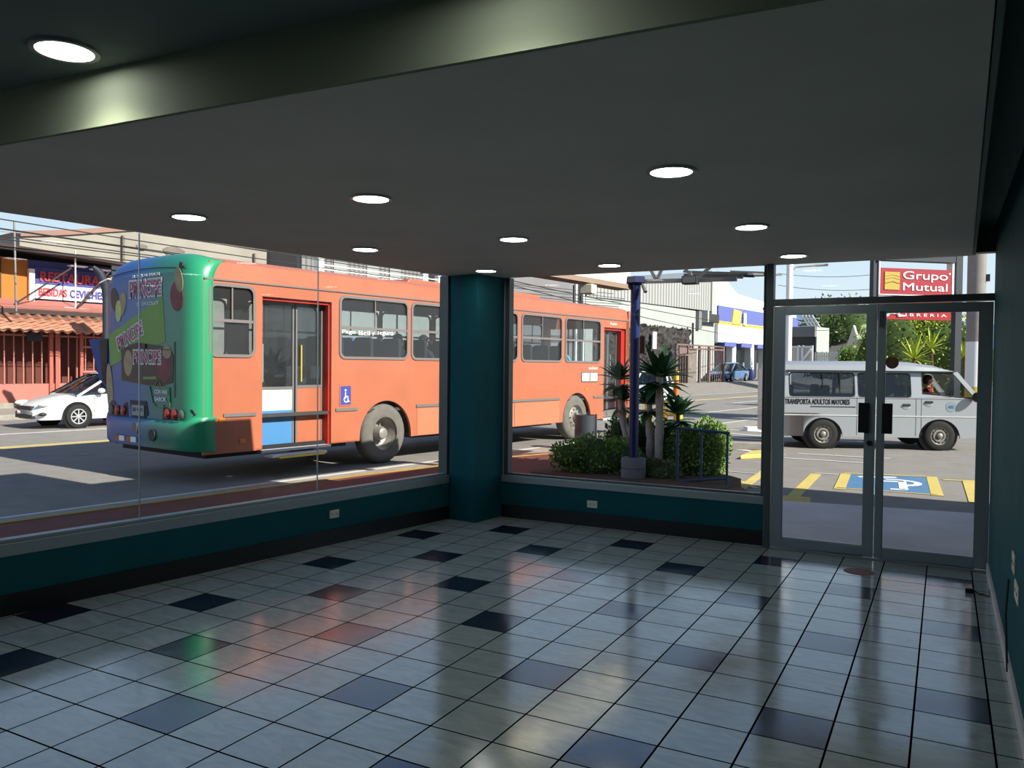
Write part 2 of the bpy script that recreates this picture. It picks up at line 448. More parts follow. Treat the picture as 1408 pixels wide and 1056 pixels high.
# upper storey and roof of the shop building (outside, it shades the street)
mb = MB()
mb.prism([S(-3.34, -14, 3.0), S(-3.34, -1.12, 3.0), S(16, -1.12, 3.0), S(16, -14, 3.0)], (0, 0, 2.3))
struct('wall_upper_storey', mb, 'wall_out')
mb = MB()
mb.prism([S(-3.34, -1.12, 3.0), S(-3.34, .55, 3.0), Vector((16, .47, 3.0)), Vector((16, -3., 3.0)), S(4, -1.12, 3.0)], (0, 0, .98))
struct('wall_parapet', mb, 'wall_out')
# --- window_1 : long street window of butt-jointed panes
w1 = thing('window_1', S(LU, -4), -TH, kind='structure')
def L1(u, v, z): return (u-LU, v+4, z)
mb = MB(); mb.box(L1(LU+.005, -9.2, .39), L1(LU-.12, -.44, .475)); mb.box(L1(LU-.02, -9.2, .475), L1(LU-.10, -.44, .50))
obj('window_sill', mb, 'alu', w1, bevel=.004)
mb = MB(); mb.box(L1(LU-.02, -.50, .48), L1(LU-.14, -.40, Zc)); obj('window_frame', mb, 'alu_dark', w1)
mb = MB(); mb.box(L1(LU-.01, -.43, .48), L1(LU-.03, -.415, Zc)); obj('frame_bead', mb, 'alu_light', w1)
js = [-9.2, -7.4, -5.66, -3.93, -2.235, -.47]
for i in range(5):
    mb = MB(); mb.box(L1(LU-.072, js[i]+.003, .49), L1(LU-.08, js[i+1]-.003, Zc+.04)); obj('glass_pane', mb, 'shop_glass', w1)
    if 0 < i:
        mb = MB(); mb.box(L1(LU-.070, js[i]-.003, .49), L1(LU-.082, js[i]+.003, Zc)); obj('joint_seal', mb, 'alu_light', w1)
# --- window_2 : front window
w2 = thing('window_2', (-1.5, .45, 0), kind='structure')
mb = MB(); mb.box((-1.40, -.03, .39), (1.44, .11, .465)); obj('window_sill', mb, 'alu', w2, bevel=.004)
mb = MB(); mb.box((-1.41, .0, .46), (-1.385, .02, Zc)); obj('frame_bead', mb, 'alu_light', w2)
mb = MB(); mb.box((-1.385, .0, .46), (-1.335, .10, Zc)); mb.box((1.40, .0, .46), (1.44, .1, Zc)); mb.box((-1.335, .03, .46), (1.40, .09, .485)); obj('window_frame', mb, 'alu_dark', w2)
mb = MB(); mb.box((-1.335, .056, .48), (1.40, .064, Zc+.04)); obj('glass_pane', mb, 'shop_glass', w2)
# --- door_1 : double glass door with transom
d1 = thing('door_1', (.9, .40, 0), kind='structure')
yf, yb = -.055, .06
mb = MB(); mb.box((-.955, yf, 0), (-.895, yb, 2.74)); mb.box((.875, yf, 0), (.93, yb, 2.74)); mb.box((-.895, yf, 2.262), (.875, yb, 2.32)); mb.box((-.895, yf, 2.66), (.875, yb, 2.74))
obj('door_frame', mb, 'alu_dark', d1, bevel=.004)
mb = MB(); mb.box((-.895, -.004, 2.32), (.875, .004, 2.66)); obj('transom_pane', mb, 'shop_glass', d1)
mb = MB(); mb.box((-.89, -.05, 0), (.875, .06, .012)); obj('door_sill', mb, 'alu', d1)
for x0, x1, lx in ((-.885, -.012, 1), (-.002, .868, -1)):
    mb = MB(); a, b_ = -.045, .0
    lw = .10 if x0 < -.5 else .065; rw = .085 if x0 < -.5 else .105
    mb.box((x0, a, .02), (x0+lw, b_, 2.252)); mb.box((x1-rw, a, .02), (x1, b_, 2.252))
    mb.box((x0+lw, a, 2.18), (x1-rw, b_, 2.252)); mb.box((x0+lw, a, .02), (x1-rw, b_, .105))
    lf = obj('door_leaf', mb, 'alu', d1, bevel=.004)
    mb = MB(); mb.box((x0+lw-.005, -.028, .10), (x1-rw+.005, -.02, 2.185)); obj('glass_pane', mb, 'shop_glass', lf)
    mb = MB(); mb.box((x0+lw, -.045, .105), (x1-rw, -.035, .118)); mb.box((x0+lw, -.045, 2.17), (x1-rw, -.035, 2.18)); obj('glazing_bead', mb, 'alu_light', lf)
    hx = x1-.135 if x0 < -.5 else x0+.045
    mb = MB(); mb.box((hx, -.075, 1.12), (hx+.085, -.045, 1.385)); obj('push_plate', mb, 'black_base', lf, bevel=.004)
    if x0 < -.5:
        mb = MB(); mb.lathe([(.0, -.018), (.024, -.018), (.024, 0)], (x1-.04, -.045, 1.03), (0, 1, 0)); obj('lock_cylinder', mb, 'black_plastic', lf, smooth=True)
    else:
        mb = MB(); mb.lathe([(.0, -.003), (.052, -.003), (.052, 0)], (.115, -.028, 1.74), (0, 1, 0), n=32); obj('round_sticker', mb, 'oval_brown', lf)
        mb = MB(); mb.box((x0+.01, -.06, 2.05), (x0+.04, -.045, 2.19)); obj('flush_bolt', mb, 'alu_dark', lf)

# ---- downlights
def downlight(x, y, z, label, first=[None]):
    if first[0] is None:
        t = thing('ceiling_downlight', (x, y, z), label=label, cat='ceiling light', group='round downlights in the ceiling')
        n = 36
        mb = MB(); c = [(math.cos(2*PI*i/n), math.sin(2*PI*i/n)) for i in range(n)]
        mb.ring([(.122*a, .122*b, 0) for a, b in c], [(.102*a, .102*b, 0) for a, b in c], (0, 0, -.012))
        obj('trim_ring', mb, 'lamp_ring', t)
        mb = MB(); mb.lathe([(.0, -.006), (.102, -.006), (.102, -.001)], n=n); obj('diffuser', mb, 'glow', t)
        first[0] = t; return t
    t = copytree(first[0]); t.location = (x, y, z); t['label'] = label
    return t
for x, y, lb in ((.22, -3.53, 'big white round downlight nearest the viewer in the soffit, right of centre'),
                 (-1.53, -3.65, 'round downlight with reddish rim, middle one of the row nearest the fascia'),
                 (-3.0, -3.70, 'round downlight at the soffit edge above the tail of the bus'),
                 (-2.88, -2.01, 'round downlight at the soffit edge above the rear bus door'),
                 (-1.49, -1.97, 'round downlight in the second row, left of the column top'),
                 (-1.41, -.19, 'round downlight closest to the front window, between column and blue post'),
                 (-2.72, -.27, 'small round downlight directly in front of the teal corner column'),
                 (.24, -1.77, 'round downlight in the second row before the glass doors'),
                 (.26, -.17, 'small round downlight just inside the top of the left door jamb')):
    downlight(x, y, Zc, lb)
downlight(-1.57, -5.47, Zh, 'large round downlight in the raised ceiling at the top left corner')
hid = downlight(.27, -5.47, Zh, 'round downlight in the raised ceiling lighting the middle of the fascia')
for x in (-1.57, .27):
    ld = bpy.data.lights.new('downlight_beam', 'SPOT'); ld.energy = 16; ld.spot_size = math.radians(128); ld.spot_blend = .6; ld.shadow_soft_size = .08
    ld.color = (1., .98, .78)
    lo = bpy.data.objects.new('downlight_beam', ld); COL.objects.link(lo); lo.location = (x, -5.47, Zh-.03)

# ---- outlets, floor bits
def outlet(loc, rz, label, w=.115, h=.075, group=None):
    t = thing('wall_outlet', loc, rz, label, 'outlet', group)
    mb = MB(); mb.box((-w/2, -.009, -h/2), (w/2, 0, h/2)); obj('face_plate', mb, 'plate', t, bevel=.003)
    for sx in (-w*.24, w*.24):
        mb = MB()
        for dx in (-.008, .008): mb.box((sx+dx-.0015, -.0105, -.008), (sx+dx+.0015, -.008, .01))
        obj('socket_slots', mb, 'dark_slot', t)
    return t
outlet(S(LU, -2.1, .28), PI/2-TH, 'white double outlet on the teal wall under the street window')
outlet((-1.81, .43, .235), 0, 'white double outlet on the teal wall under the front window')
o1 = outlet((1.77, -2.36, .66), -PI/2, 'cream outlet plate on the right wall, upper of two', .16, .10)
o2 = outlet((1.77, -2.60, .56), -PI/2, 'cream outlet plate on the right wall, lower and nearer one', .22, .09)
mb = MB(); mb.lathe([(0, .004), (.11, .004), (.125, 0)], (.83, -.165, 0), n=36)
tag(obj('floor_cover', mb, 'oval_brown'), 'round brown cover on the floor in front of the glass doors', 'floor cover')
t = thing('door_wedge', (1.62, -.42, 0), 0, 'small black clip with a cord on the tiles by the right door jamb', 'cord')
mb = MB(); mb.box((-.03, -.02, 0), (.03, .02, .035)); obj('clip', mb, 'black_plastic', t, bevel=.005)
mb = MB(); mb.tube([(.03, 0, .02), (.06, -.03, .006), (.09, -.02, .006), (.12, -.07, .006), (.125, .0, .008), (.13, .1, .02)], .005, n=8); obj('cord', mb, 'black_plastic', t, smooth=True)
mb = MB(); mb.tube([(1.752, -2.3, .05), (1.75, -2.1, .3), (1.763, -2.05, .5)], .006, n=8)
tag(obj('wall_cable', mb, 'black_plastic', smooth=True), 'thin dark cable hanging down the right wall under the outlets', 'cable')

# ================================================================== THE GROUND OUTSIDE
def Sp(pts, z=0.): return [S(u, v, z) for u, v in pts]
mb = MB(); mb.prism([Vector((p[0], p[1], GZ-.1)) for p in ((-90, -60, 0), (160, -60, 0), (160, 260, 0), (-90, 260, 0))], (0, 0, .1))
struct('road', mb, 'asphalt')
# red sidewalk along the street window, its kerb and the pale gutter
side = [S(-3.45, -12), S(-3.45, .5), Vector((-.7, .59, 0)), Vector((-.7, 3.3, 0)), Vector((-1.1, 4.2, 0)), Vector((-3.0, 5.2, 0)), Vector((-4.4, 7.0, 0)), Vector((-4.97, 7.1, 0)), Vector((-5.6, 6.4, 0)),
        S(-6.42, 4.6), S(-6.5, 2.5), S(-6.62, 1.2), S(-6.80, -12)]
mb = MB(); mb.prism([Vector((p.x, p.y, GZ)) for p in side], (0, 0, -GZ-.004)); struct('sidewalk', mb, 'side_red')
kline = [(-6.84, -12), (-6.66, 1.2), (-6.54, 2.5), (-6.46, 4.6), (-6.2, 5.6)]
mb = MB()
for (a, b), (c, d) in zip(kline, kline[1:]):
    mb.prism(Sp([(a, b), (c, d), (c+.09, d), (a+.09, b)], GZ), (0, 0, .125))
struct('kerb', mb, 'kerb_paint')
mb = MB()
for (a, b), (c, d) in zip([(-7.6, -12), (-7.6, 30)], [(-7.6, 30)]):
    mb.prism(Sp([(-7.55, -12), (-7.55, 30), (-6.6, 30), (-6.6, -12)], GZ), (0, 0, .004))
struct('gutter', mb, 'kerb_concrete')
def stripe(u, v0, v1, w, m): return flat([S(u-w/2, v0), S(u+w/2, v0), S(u+w/2, v1), S(u-w/2, v1)], m, GZ+.001)
stripe(-7.62, -14, 24, .10, 'asphalt_line_white')
stripe(-15.6, -20, 70, .14, 'asphalt_line_yellow'); stripe(-15.85, -20, 70, .12, 'asphalt_line_yellow')
stripe(-19.05, -20, 70, .12, 'asphalt_line_white'); stripe(-10.5, 21, 75, .12, 'asphalt_line_white')
for k in range(6): stripe(-13.0, 22+k*10, 27+k*10, .12, 'asphalt_line_white')
# far kerb and sidewalk
mb = MB(); mb.prism(Sp([(-24.1, -20), (-24.1, 100), (-36, 100), (-36, -20)], GZ), (0, 0, .16)); struct('sidewalk_far', mb, 'kerb_concrete')
# pale pavement before the doors
mb = MB(); mb.prism([Vector(p) for p in ((-.7, .59, GZ), (9, .59, GZ), (9, 4.3, GZ), (1.8, 3.5, GZ), (-.42, 3.22, GZ), (-.7, 3.2, GZ))], (0, 0, -GZ)); struct('pavement', mb, 'pavement')
flat([(-.72, 3.25), (-.08, 3.33), (-.1, 3.75), (-.74, 3.72)], 'line_yellow_strong', GZ, .11, 'kerb_end')
# planter soil
mb = MB(); mb.prism([Vector((p[0], p[1], GZ)) for p in ((-4.3, 3.9), (-2.3, 3.55), (-1.2, 3.75), (-1.25, 4.9), (-2.3, 6.1), (-3.5, 6.9), (-4.2, 6.0))], (0, 0, .13)); struct('planter_bed', mb, 'soil')
# parking marks
def gp(*px): return [(onZ(x, y)[0], onZ(x, y)[1]) for x, y in px]
X0, X1, Y0, Y1 = -.02, 1.36, 5.72, 7.35
flat(gp((1160, 652), (1282, 657), (1289, 681), (1150, 670)), 'symbol_blue', GZ+.001, .004, 'parking_symbol')
def band(p, q, w, m, z=GZ+.005): # painted band between two ground pixels
    a = onZ(*p); b = onZ(*q); d = (b-a).normalized(); n = Vector((-d.y, d.x, 0))*w/2
    return flat([a-n, b-n, b+n, a+n], m, z)
band((1163, 652), (1154, 673), .16, 'line_yellow_strong'); band((1281, 656), (1289, 682), .16, 'line_yellow_strong')
band((1160, 651), (1284, 656), .07, 'line_yellow_strong'); band((1150, 671), (1289, 681), .05, 'line_yellow_strong')
band((1122, 652), (1084, 690), .17, 'line_yellow_strong', GZ+.002); band((1120, 651), (1153, 653), .06, 'asphalt_line_white')
band((1296, 660), (1345, 662), .08, 'line_yellow_strong'); band((1333, 662), (1344, 692), .2, 'line_yellow_strong')
band((1052, 648), (1015, 674), .15, 'asphalt_line_yellow', GZ+.002); band((985, 647), (1053, 653), .06, 'asphalt_line_white'); band((990, 650), (1040, 672), .08, 'asphalt_line_yellow')
band((1077, 630), (1188, 637), .10, 'asphalt_line_white'); band((1098, 624), (1225, 631), .10, 'asphalt_line_white')
band((1080, 590), (1130, 592), .35, 'asphalt_line_white')
for k in range(6): band((960+k*3, 588+k*5), (1075, 596+k*6), .22, 'asphalt_line_white')
band((1140, 606), (1260, 612), .2, 'asphalt_line_white')
# wheelchair symbol : arc of the wheel and the seat bar
def arcflat(cx, cy, r0, r1, t0, t1, sx=1, n=22):
    o_ = []; i_ = []
    for k in range(n+1):
        t = math.radians(t0+(t1-t0)*k/n)
        o_.append((cx+r1*math.cos(t)*sx, cy+r1*math.sin(t))); i_.append((cx+r0*math.cos(t)*sx, cy+r0*math.sin(t)))
    mb = MB()
    for k in range(n):
        mb.prism([(o_[k][0], o_[k][1], GZ+.005), (o_[k+1][0], o_[k+1][1], GZ+.005), (i_[k+1][0], i_[k+1][1], GZ+.005), (i_[k][0], i_[k][1], GZ+.005)], (0, 0, .004))
    o = obj('road_line', mb, 'white'); o['kind'] = 'structure'
arcflat(.72, 6.72, .30, .40, -70, 110, 1.05)
band((1180, 656), (1232, 657), .10, 'white', GZ+.006); band((1214, 662), (1243, 663), .10, 'white', GZ+.006); band((1240, 662), (1243, 674), .12, 'white', GZ+.006); band((1224, 673), (1246, 674), .10, 'white', GZ+.006)
# manhole and wheel stops
t = obj('wheel_stop', MB().prism([onZ(1018, 632)+Vector((0, 0, 0)), onZ(1053, 630), onZ(1053, 624), onZ(1034, 625)], (0, 0, .09)), 'line_yellow_strong', bevel=.02)
tag(t, 'yellow wheel stop block on the lot left of the door jamb', 'wheel stop')
# grey kerb island and striped kerb
a, b = onZ(942, 616), onZ(1062, 620); d = (b-a).normalized(); n = Vector((-d.y, d.x, 0))
loop = [a+d*.0, b, b+n*.35, a+n*.35]+[a+n*(.175+.175*math.cos(t_))-d*(.18*math.sin(t_)) for t_ in (.5, 1.0, 1.57, 2.1, 2.6)]
tag(obj('kerb_island', MB().prism(loop, (0, 0, .16)), 'kerb_concrete', bevel=.02), 'long low concrete kerb island behind the railing', 'kerb')
t = thing('striped_kerb', onZ(1028, 593), 0, 'low kerb painted in black and white stripes behind the kerb island', 'kerb')
a = onZ(1028, 593); b = onZ(1100, 593); d = (b-a).normalized(); L_ = (b-a).length; n = Vector((-d.y, d.x, 0)); k = 0; x = 0
mb = MB()
while x < L_:
    p = d*x; q = d*min(x+.5, L_); mb.prism([p, q, q+n*.3, p+n*.3], (0, 0, .12), 'black_base' if k % 2 else 'white'); x += .5; k += 1
obj('kerb_body', mb, 'white', t)

# ================================================================== THE BUS
BUS = S(-8.06, -.56, GZ)
bus = thing('city_bus', BUS, -TH, 'orange city bus with a blue-green advert on its rear', 'bus')
def sheet(mb, holes, v0, v1, z0, z1, x0, x1, m=None):      # a wall in the yz plane with rectangular holes
    vs = sorted({v0, v1} | {a for h in holes for a in (h[0], h[2]) if v0 < a < v1})
    for a, b in zip(vs, vs[1:]):
        cut = sorted((max(h[1], z0), min(h[3], z1)) for h in holes if h[0] < b-1e-6 and h[2] > a+1e-6)
        z = z0
        for c, e in cut:
            if c > z+1e-6: mb.box((x0, a, z), (x1, b, c), m)
            z = max(z, e)
        if z < z1-1e-6: mb.box((x0, a, z), (x1, b, z1), m)
def arch(mb, cy, cz, R, v0, v1, zb, zt, x0, x1, m=None, n=20):
    pts = []
    for k in range(n+1):
        t = PI*(1-k/n); pts.append((cy+R*math.cos(t), max(cz+R*math.sin(t), zb)))
    low = [(v0, zb), (pts[0][0], zb)]+[p for p in pts]+[(pts[-1][0], zb), (v1, zb)]
    for (a, za), (b, zb_) in zip(low, low[1:]):
        if b-a > 1e-5: mb.prism([(x0, a, za), (x0, b, zb_), (x0, b, zt), (x0, a, zt)], (x1-x0, 0, 0), m)
def corner_fill(mb, a0, z0, a1, z1, r, x0, x1, m=None):     # rounds the corners of a rectangular hole
    for cy, cz, sy, sz in ((a0, z0, 1, 1), (a1, z0, -1, 1), (a1, z1, -1, -1), (a0, z1, 1, -1)):
        pts = [(x0, cy, cz)]+[(x0, cy+sy*r*(1-math.sin(t)), cz+sz*r*(1-math.cos(t))) for t in [PI/2*k/5 for k in range(6)]]
        mb.prism(pts, (x1-x0, 0, 0), m)
ZB, ZG, ZT = .45, 3.02, 3.42
WZ0, WZ1 = 1.88, 2.97
wins = [(.17, .97), (2.63, 4.30), (4.37, 6.03), (6.10, 7.73), (7.85, 9.49), (9.61, 11.28)]
body = MB()
holes = [(a, WZ0, b, WZ1) for a, b in wins]+[(1.10, .40, 2.47, 2.83), (11.45, .40, 12.62, 2.80), (3.03, .40, 4.47, 1.25), (9.47, .40, 10.91, 1.25)]
sheet(body, holes, .10, 12.75, ZB, ZG, -.05, 0)
for cy in (3.75, 10.19): arch(body, cy, .50, .64, cy-.72, cy+.72, ZB, 1.25, -.05, 0)
for a, b in wins: corner_fill(body, a, WZ0, b, WZ1, .13, -.05, 0)
lw = [(.6, 2.2), (2.63, 4.30), (4.37, 6.03), (6.10, 7.73), (7.85, 9.49), (9.61, 11.28), (11.4, 12.4)]
lholes = [(a, WZ0, b, WZ1) for a, b in lw]+[(3.03, .40, 4.47, 1.25), (9.47, .40, 10.91, 1.25)]
sheet(body, lholes, .10, 12.75, ZB, ZG, -2.60, -2.55)
for cy in (3.75, 10.19): arch(body, cy, .50, .64, cy-.72, cy+.72, ZB, 1.25, -2.60, -2.55)
# roof shell
def roofz(x):
    t = abs(x+1.3)/1.3
    return 3.22+.20*math.sqrt(max(0, 1-t**3.2))
rp = [(0, ZG), (-.012, 3.12)]+[(-.02-.08*k, 0) for k in (0, 1, 3, 6, 10, 15)]
rp = [(0, ZG), (-.015, 3.12)]+[(x, roofz(x)) for x in (-.04, -.10, -.2, -.4, -.8, -1.3)]
rp = rp+[(-2.6-x, z) for x, z in reversed(rp[:-1])]
vs = []; fs = []
for y in (.22, 12.70):
    for x, z in rp: vs.append((x, y, z))
n = len(rp)
for i in range(n-1): fs.append((i, i+1, n+i+1, n+i))
body.add(vs, fs)
body.box((-2.55, .1, .95), (-.05, 12.7, 1.0), 'interior_dark')
for cy in (3.75, 10.19): # wheel housings
    body.box((-.62, cy-.68, 1.16), (-.05, cy+.68, 1.2), 'rubber'); body.box((-2.55, cy-.68, 1.16), (-1.98, cy+.68, 1.2), 'rubber')
body.box((-2.5, .2, .38), (-.12, 2.9, .5), 'rubber'); body.box((-2.0, 2.9, .5), (-.6, 12.5, .62), 'rubber'); body.box((-2.45, 4.6, .4), (-.15, 9.3, .5), 'rubber')
obj('body', body, 'orange', bus)
mb = MB(); mb.box((0, .1, ZG-.012), (.018, 12.7, ZG+.012)); obj('roof_gutter', mb, 'bus_frame', bus)
for v0, v1 in ((.42, .98), (2.56, 3.05), (4.52, 9.4), (10.95, 11.4)):
    mb = MB(); mb.box((0, v0, .99), (.02, v1, 1.04)); obj('side_trim', mb, 'bus_grey', bus)
# paint seams, pale skirt panels
mb = MB(); mb.box((0, 4.55, .46), (.006, 5.9, .97)); mb.box((0, 5.93, .46), (.006, 7.6, .97)); mb.box((0, 7.63, .46), (.006, 9.40, .97))
obj('luggage_hatch', mb, 'orange_pale', bus)
# windows
fr0 = None
def bus_window(a, b, x, s, full=True):
    w = MB(); y0, y1 = a, b
    out = [(x, p[0], p[1]) for p in rr(a, WZ0, b, WZ1, .13)]; inn = [(x, p[0], p[1]) for p in rr(a+.045, WZ0+.045, b-.045, WZ1-.045, .095)]
    w.ring(out, inn, (.018*s, 0, 0))
    zb_ = 2.42
    w.box((x-.01*s, a+.03, zb_-.02), (x+.012*s, b-.03, zb_+.025))
    w.box((x-.012*s, (a+b)/2-.012, zb_), (x+.004*s, (a+b)/2+.012, WZ1-.03))
    f = obj('window_frame', w, 'bus_frame', bus)
    p = MB(); p.box((x-.03*s, a+.03, WZ0+.03), (x-.024*s, b-.03, WZ1-.03)); obj('pane', p, 'bus_glass', f)
for a, b in wins: bus_window(a, b, 0, 1)
for a, b in lw: bus_window(a, b, -2.60, -1)
# lettering on the panes and small plates
for w_, y_, l_, h_ in (('Pago', 2.72, .30, .085), ('fácil', 3.08, .27, .085), ('y', 3.41, .06, .06), ('seguro', 3.53, .40, .085)):
    text('window_lettering', w_, 'white', bus, (-.018, y_, 2.30), (0, 1, 0), (0, 0, 1), l_, h_, .003)
def vzb(x, y, dx=0):
    v, z = vz(x, y, -8.06+dx); return v+.56, z+.12
mb = MB(); mb.box((.0, 2.66, 1.09), (.006, 2.90, 1.42)); sg = obj('accessible_sign', mb, 'sign_blue', bus)
mb = MB(); out = [(.006, p[0], p[1]) for p in rr(2.645, 1.075, 2.915, 1.435, .01)]; inn = [(.006, p[0], p[1]) for p in rr(2.665, 1.095, 2.895, 1.415, .01)]
mb.ring(out, inn, (.003, 0, 0), 'orange')
ring_o = [(.007, 2.79+.055*math.cos(t), 1.19+.055*math.sin(t)) for t in [math.radians(100+260*k/16) for k in range(17)]]
ring_i = [(.007, 2.79+.038*math.cos(t), 1.19+.038*math.sin(t)) for t in [math.radians(100+260*k/16) for k in range(17)]]
for k in range(16): mb.prism([ring_o[k], ring_o[k+1], ring_i[k+1], ring_i[k]], (.004, 0, 0), 'white')
mb.box((.007, 2.765, 1.20), (.011, 2.785, 1.31), 'white'); mb.box((.007, 2.765, 1.23), (.011, 2.83, 1.248), 'white'); mb.box((.007, 2.82, 1.15), (.011, 2.838, 1.235), 'white'); mb.box((.007, 2.82, 1.145), (.011, 2.865, 1.162), 'white')
mb.lathe([(0, 0), (.02, 0), (.02, .004)], (.007, 2.775, 1.345), (1, 0, 0), 'white', 12)
obj('wheelchair_mark', mb, 'white', sg)
mb = MB(); out = [(.0, p[0], p[1]) for p in rr(10.36, 1.40, 11.16, 1.66, .05)]; inn = [(.0, p[0], p[1]) for p in rr(10.39, 1.43, 11.13, 1.63, .03)]; mb.ring(out, inn, (.015, 0, 0))
mb.box((0, 10.74, 1.43), (.015, 10.78, 1.63)); f = obj('destination_frame', mb, 'bus_frame', bus)
mb = MB(); mb.box((.001, 10.38, 1.42), (.006, 11.14, 1.64)); obj('pane', mb, 'lamp_clear', f)
text('side_lettering', 'autobuses', 'white', bus, (.001, 10.72, 1.72), (0, 1, 0), (0, 0, 1), .42, .07, .003)
text('side_lettering', 'Ruta', 'white', bus, (.001, 11.75, 2.88), (0, 1, 0), (0, 0, 1), .35, .07, .003)
for y, z in ((.75, .62), (7.1, .8), (10.6, 1.22), (.40, .95)):
    mb = MB(); mb.box((0, y-.05, z-.03), (.012, y+.05, z+.03)); obj('side_lamp', mb, 'lamp_amber', bus, bevel=.004)
mb = MB(); mb.prism([(-.35, 7.9, 3.36), (-.35, 8.0, 3.46), (-.35, 9.0, 3.46), (-.35, 9.1, 3.36)], (-1.0, 0, 0)); obj('roof_hatch', mb, 'orange', bus, bevel=.02)
mb = MB(); mb.prism([(-.35, 4.6, 3.36), (-.35, 4.7, 3.45), (-.35, 5.9, 3.45), (-.35, 6.0, 3.36)], (-1.0, 0, 0)); obj('roof_hatch', mb, 'orange', bus, bevel=.02)
# rear door in its recess
rec = MB(); X_ = -.20
rec.box((X_-.02, 2.44, .42), (-.05, 2.47, 2.83)); rec.box((X_-.02, 1.10, .42), (-.05, 1.13, 2.83)); rec.box((X_-.02, 1.10, 2.78), (-.05, 2.47, 2.83)); rec.box((X_-.3, 1.10, .40), (-.0, 2.47, .44), 'white_panel')
obj('door_jamb', rec, 'jamb_red', bus); rec = MB()
rec.box((X_-.02, 12.42, .42), (-.05, 12.62, 2.80)); rec.box((X_-.02, 11.45, .42), (-.05, 11.48, 2.80)); rec.box((X_-.02, 11.45, 2.74), (-.05, 12.62, 2.80)); rec.box((X_-.3, 11.45, .40), (0, 12.62, .44), 'white_panel')
obj('door_jamb', rec, 'jamb_red', bus)
def leafdoor(y0, y1, zt, zsplit, panel, name='door'):
    g = .035; L_ = MB()
    L_.box((X_-.02, y0, .44), (X_+.01, y0+g, zt)); L_.box((X_-.02, y1-g, .44), (X_+.01, y1, zt)); L_.box((X_-.02, y0+g, zt-.05), (X_+.01, y1-g, zt)); L_.box((X_-.02, y0+g, zsplit-.025), (X_+.01, y1-g, zsplit+.02))
    d = obj('door', L_, 'bus_grey', bus)
    z = .46
    for h, m in panel:
        q = MB(); q.box((X_-.01, y0+g, z), (X_+.004, y1-g, h)); obj('door_panel', q, m, d); z = h
    q = MB(); q.box((X_-.008, y0+g, zsplit+.02), (X_-.002, y1-g, zt-.05)); obj('pane', q, 'bus_glass', d)
    q = MB(); q.tube([(X_+.03, y0+.1, 1.5), (X_+.03, y0+.1, 2.1)], .012, n=8); obj('handle', q, 'yellow' if y0 > 1.5 and y0 < 3 else 'alu', d)
leafdoor(1.13, 1.85, 2.78, 1.40, [(1.04, 'blue_panel'), (1.38, 'white_panel')])
leafdoor(1.88, 2.44, 2.78, 1.42, [(1.40, 'orange')])
leafdoor(11.48, 11.94, 2.74, .62, [(.60, 'bus_grey')]); leafdoor(11.96, 12.42, 2.74, .62, [(.60, 'bus_grey')])
mb = MB(); mb.box((-.1, 1.18, .33), (.16, 2.25, .37)); mb.box((.12, 1.30, .31), (.18, 2.2, .34), 'yellow'); obj('step', mb, 'white_panel', bus, bevel=.006)
# wheels
def bus_wheel(x, y, s, rear):
    w = MB(); R = .54
    w.lathe([(.30, -.14), (.42, -.15), (.50, -.13), (.535, -.09), (R, -.04), (R, .04), (.535, .09), (.50, .13), (.42, .15), (.30, .14), (.30, -.14)], (x, y, R), (s, 0, 0), n=44, cap=False)
    t = obj('wheel', w, 'tyre', bus, smooth=True)
    h = MB()
    if rear: h.lathe([(.305, .145), (.30, .10), (.26, .02), (.24, -.06), (.21, -.08), (.12, -.08), (.12, .02), (.10, .10), (.06, .12), (0, .12)], (x, y, R), (s, 0, 0), n=36, cap=False)
    else: h.lathe([(.305, .145), (.29, .10), (.26, .06), (.22, .09), (.16, .12), (.12, .12), (.11, .17), (.0, .18)], (x, y, R), (s, 0, 0), n=36, cap=False)
    hb = obj('hub', h, 'rim', t, smooth=True)
    for k in range(10 if s > 0 else 0):
        b = MB(); a = 2*PI*k/10; rr_ = .165 if rear else .20
        b.lathe([(.014, 0), (.014, .03), (0, .03)], (x+s*(-.075 if rear else .095), y+rr_*math.cos(a), R+rr_*math.sin(a)), (s, 0, 0), 'rim' if rear else 'dark_slot', 8)
        obj('wheel_nut', b, 'rim', t)
for y, rear in ((3.75, True), (10.19, False)):
    bus_wheel(-.17, y, 1, rear); bus_wheel(-2.43, y, -1, rear)
# rear end with wrapped print
outl = [(0, .24), (-.006, .15), (-.03, .08), (-.08, .02), (-.15, -.02), (-.24, -.045), (-.34, -.05)]
outl = outl+[(-.34-.1*k, -.05) for k in range(1, 20)]+[(-2.6-x, y) for x, y in reversed(outl)]
vs = []; rows = 0
zl = [.50, .62, .80, 1.0, 1.4, 1.8, 2.2, 2.6, 2.95]
for z in zl:
    for x, y in outl: vs.append((x, y+(.03 if z == .50 else 0), z)); 
    rows += 1
for k in range(1, 7):
    a = PI/2*k/6
    for x, y in outl:
        x_ = -1.3+(x+1.3)*(1-.05*(1-math.cos(a))); zt = roofz(x_) if abs(x_+1.3) < 1.299 else 3.22; vs.append((x_, y+.24*(1-math.cos(a)), 2.95+(zt-2.95)*math.sin(a)))
    rows += 1
n = len(outl); fs = [(i*n+j, i*n+j+1, (i+1)*n+j+1, (i+1)*n+j) for i in range(rows-1) for j in range(n-1)]
mb = MB(); mb.add(vs, fs)
rear = obj('rear_panel', mb, 'wrap', bus, smooth=50)
so = rear.modifiers.new('s', 'SOLIDIFY'); so.thickness = .02; so.offset = 1
YR = -.074
def rp_(x, z): return (x, YR, z)
def decal(name, pts, m, dy=0.):
    mb = MB(); mb.prism([(x, YR-dy, z) for x, z in pts], (0, .006, 0)); return obj(name, mb, m, rear)
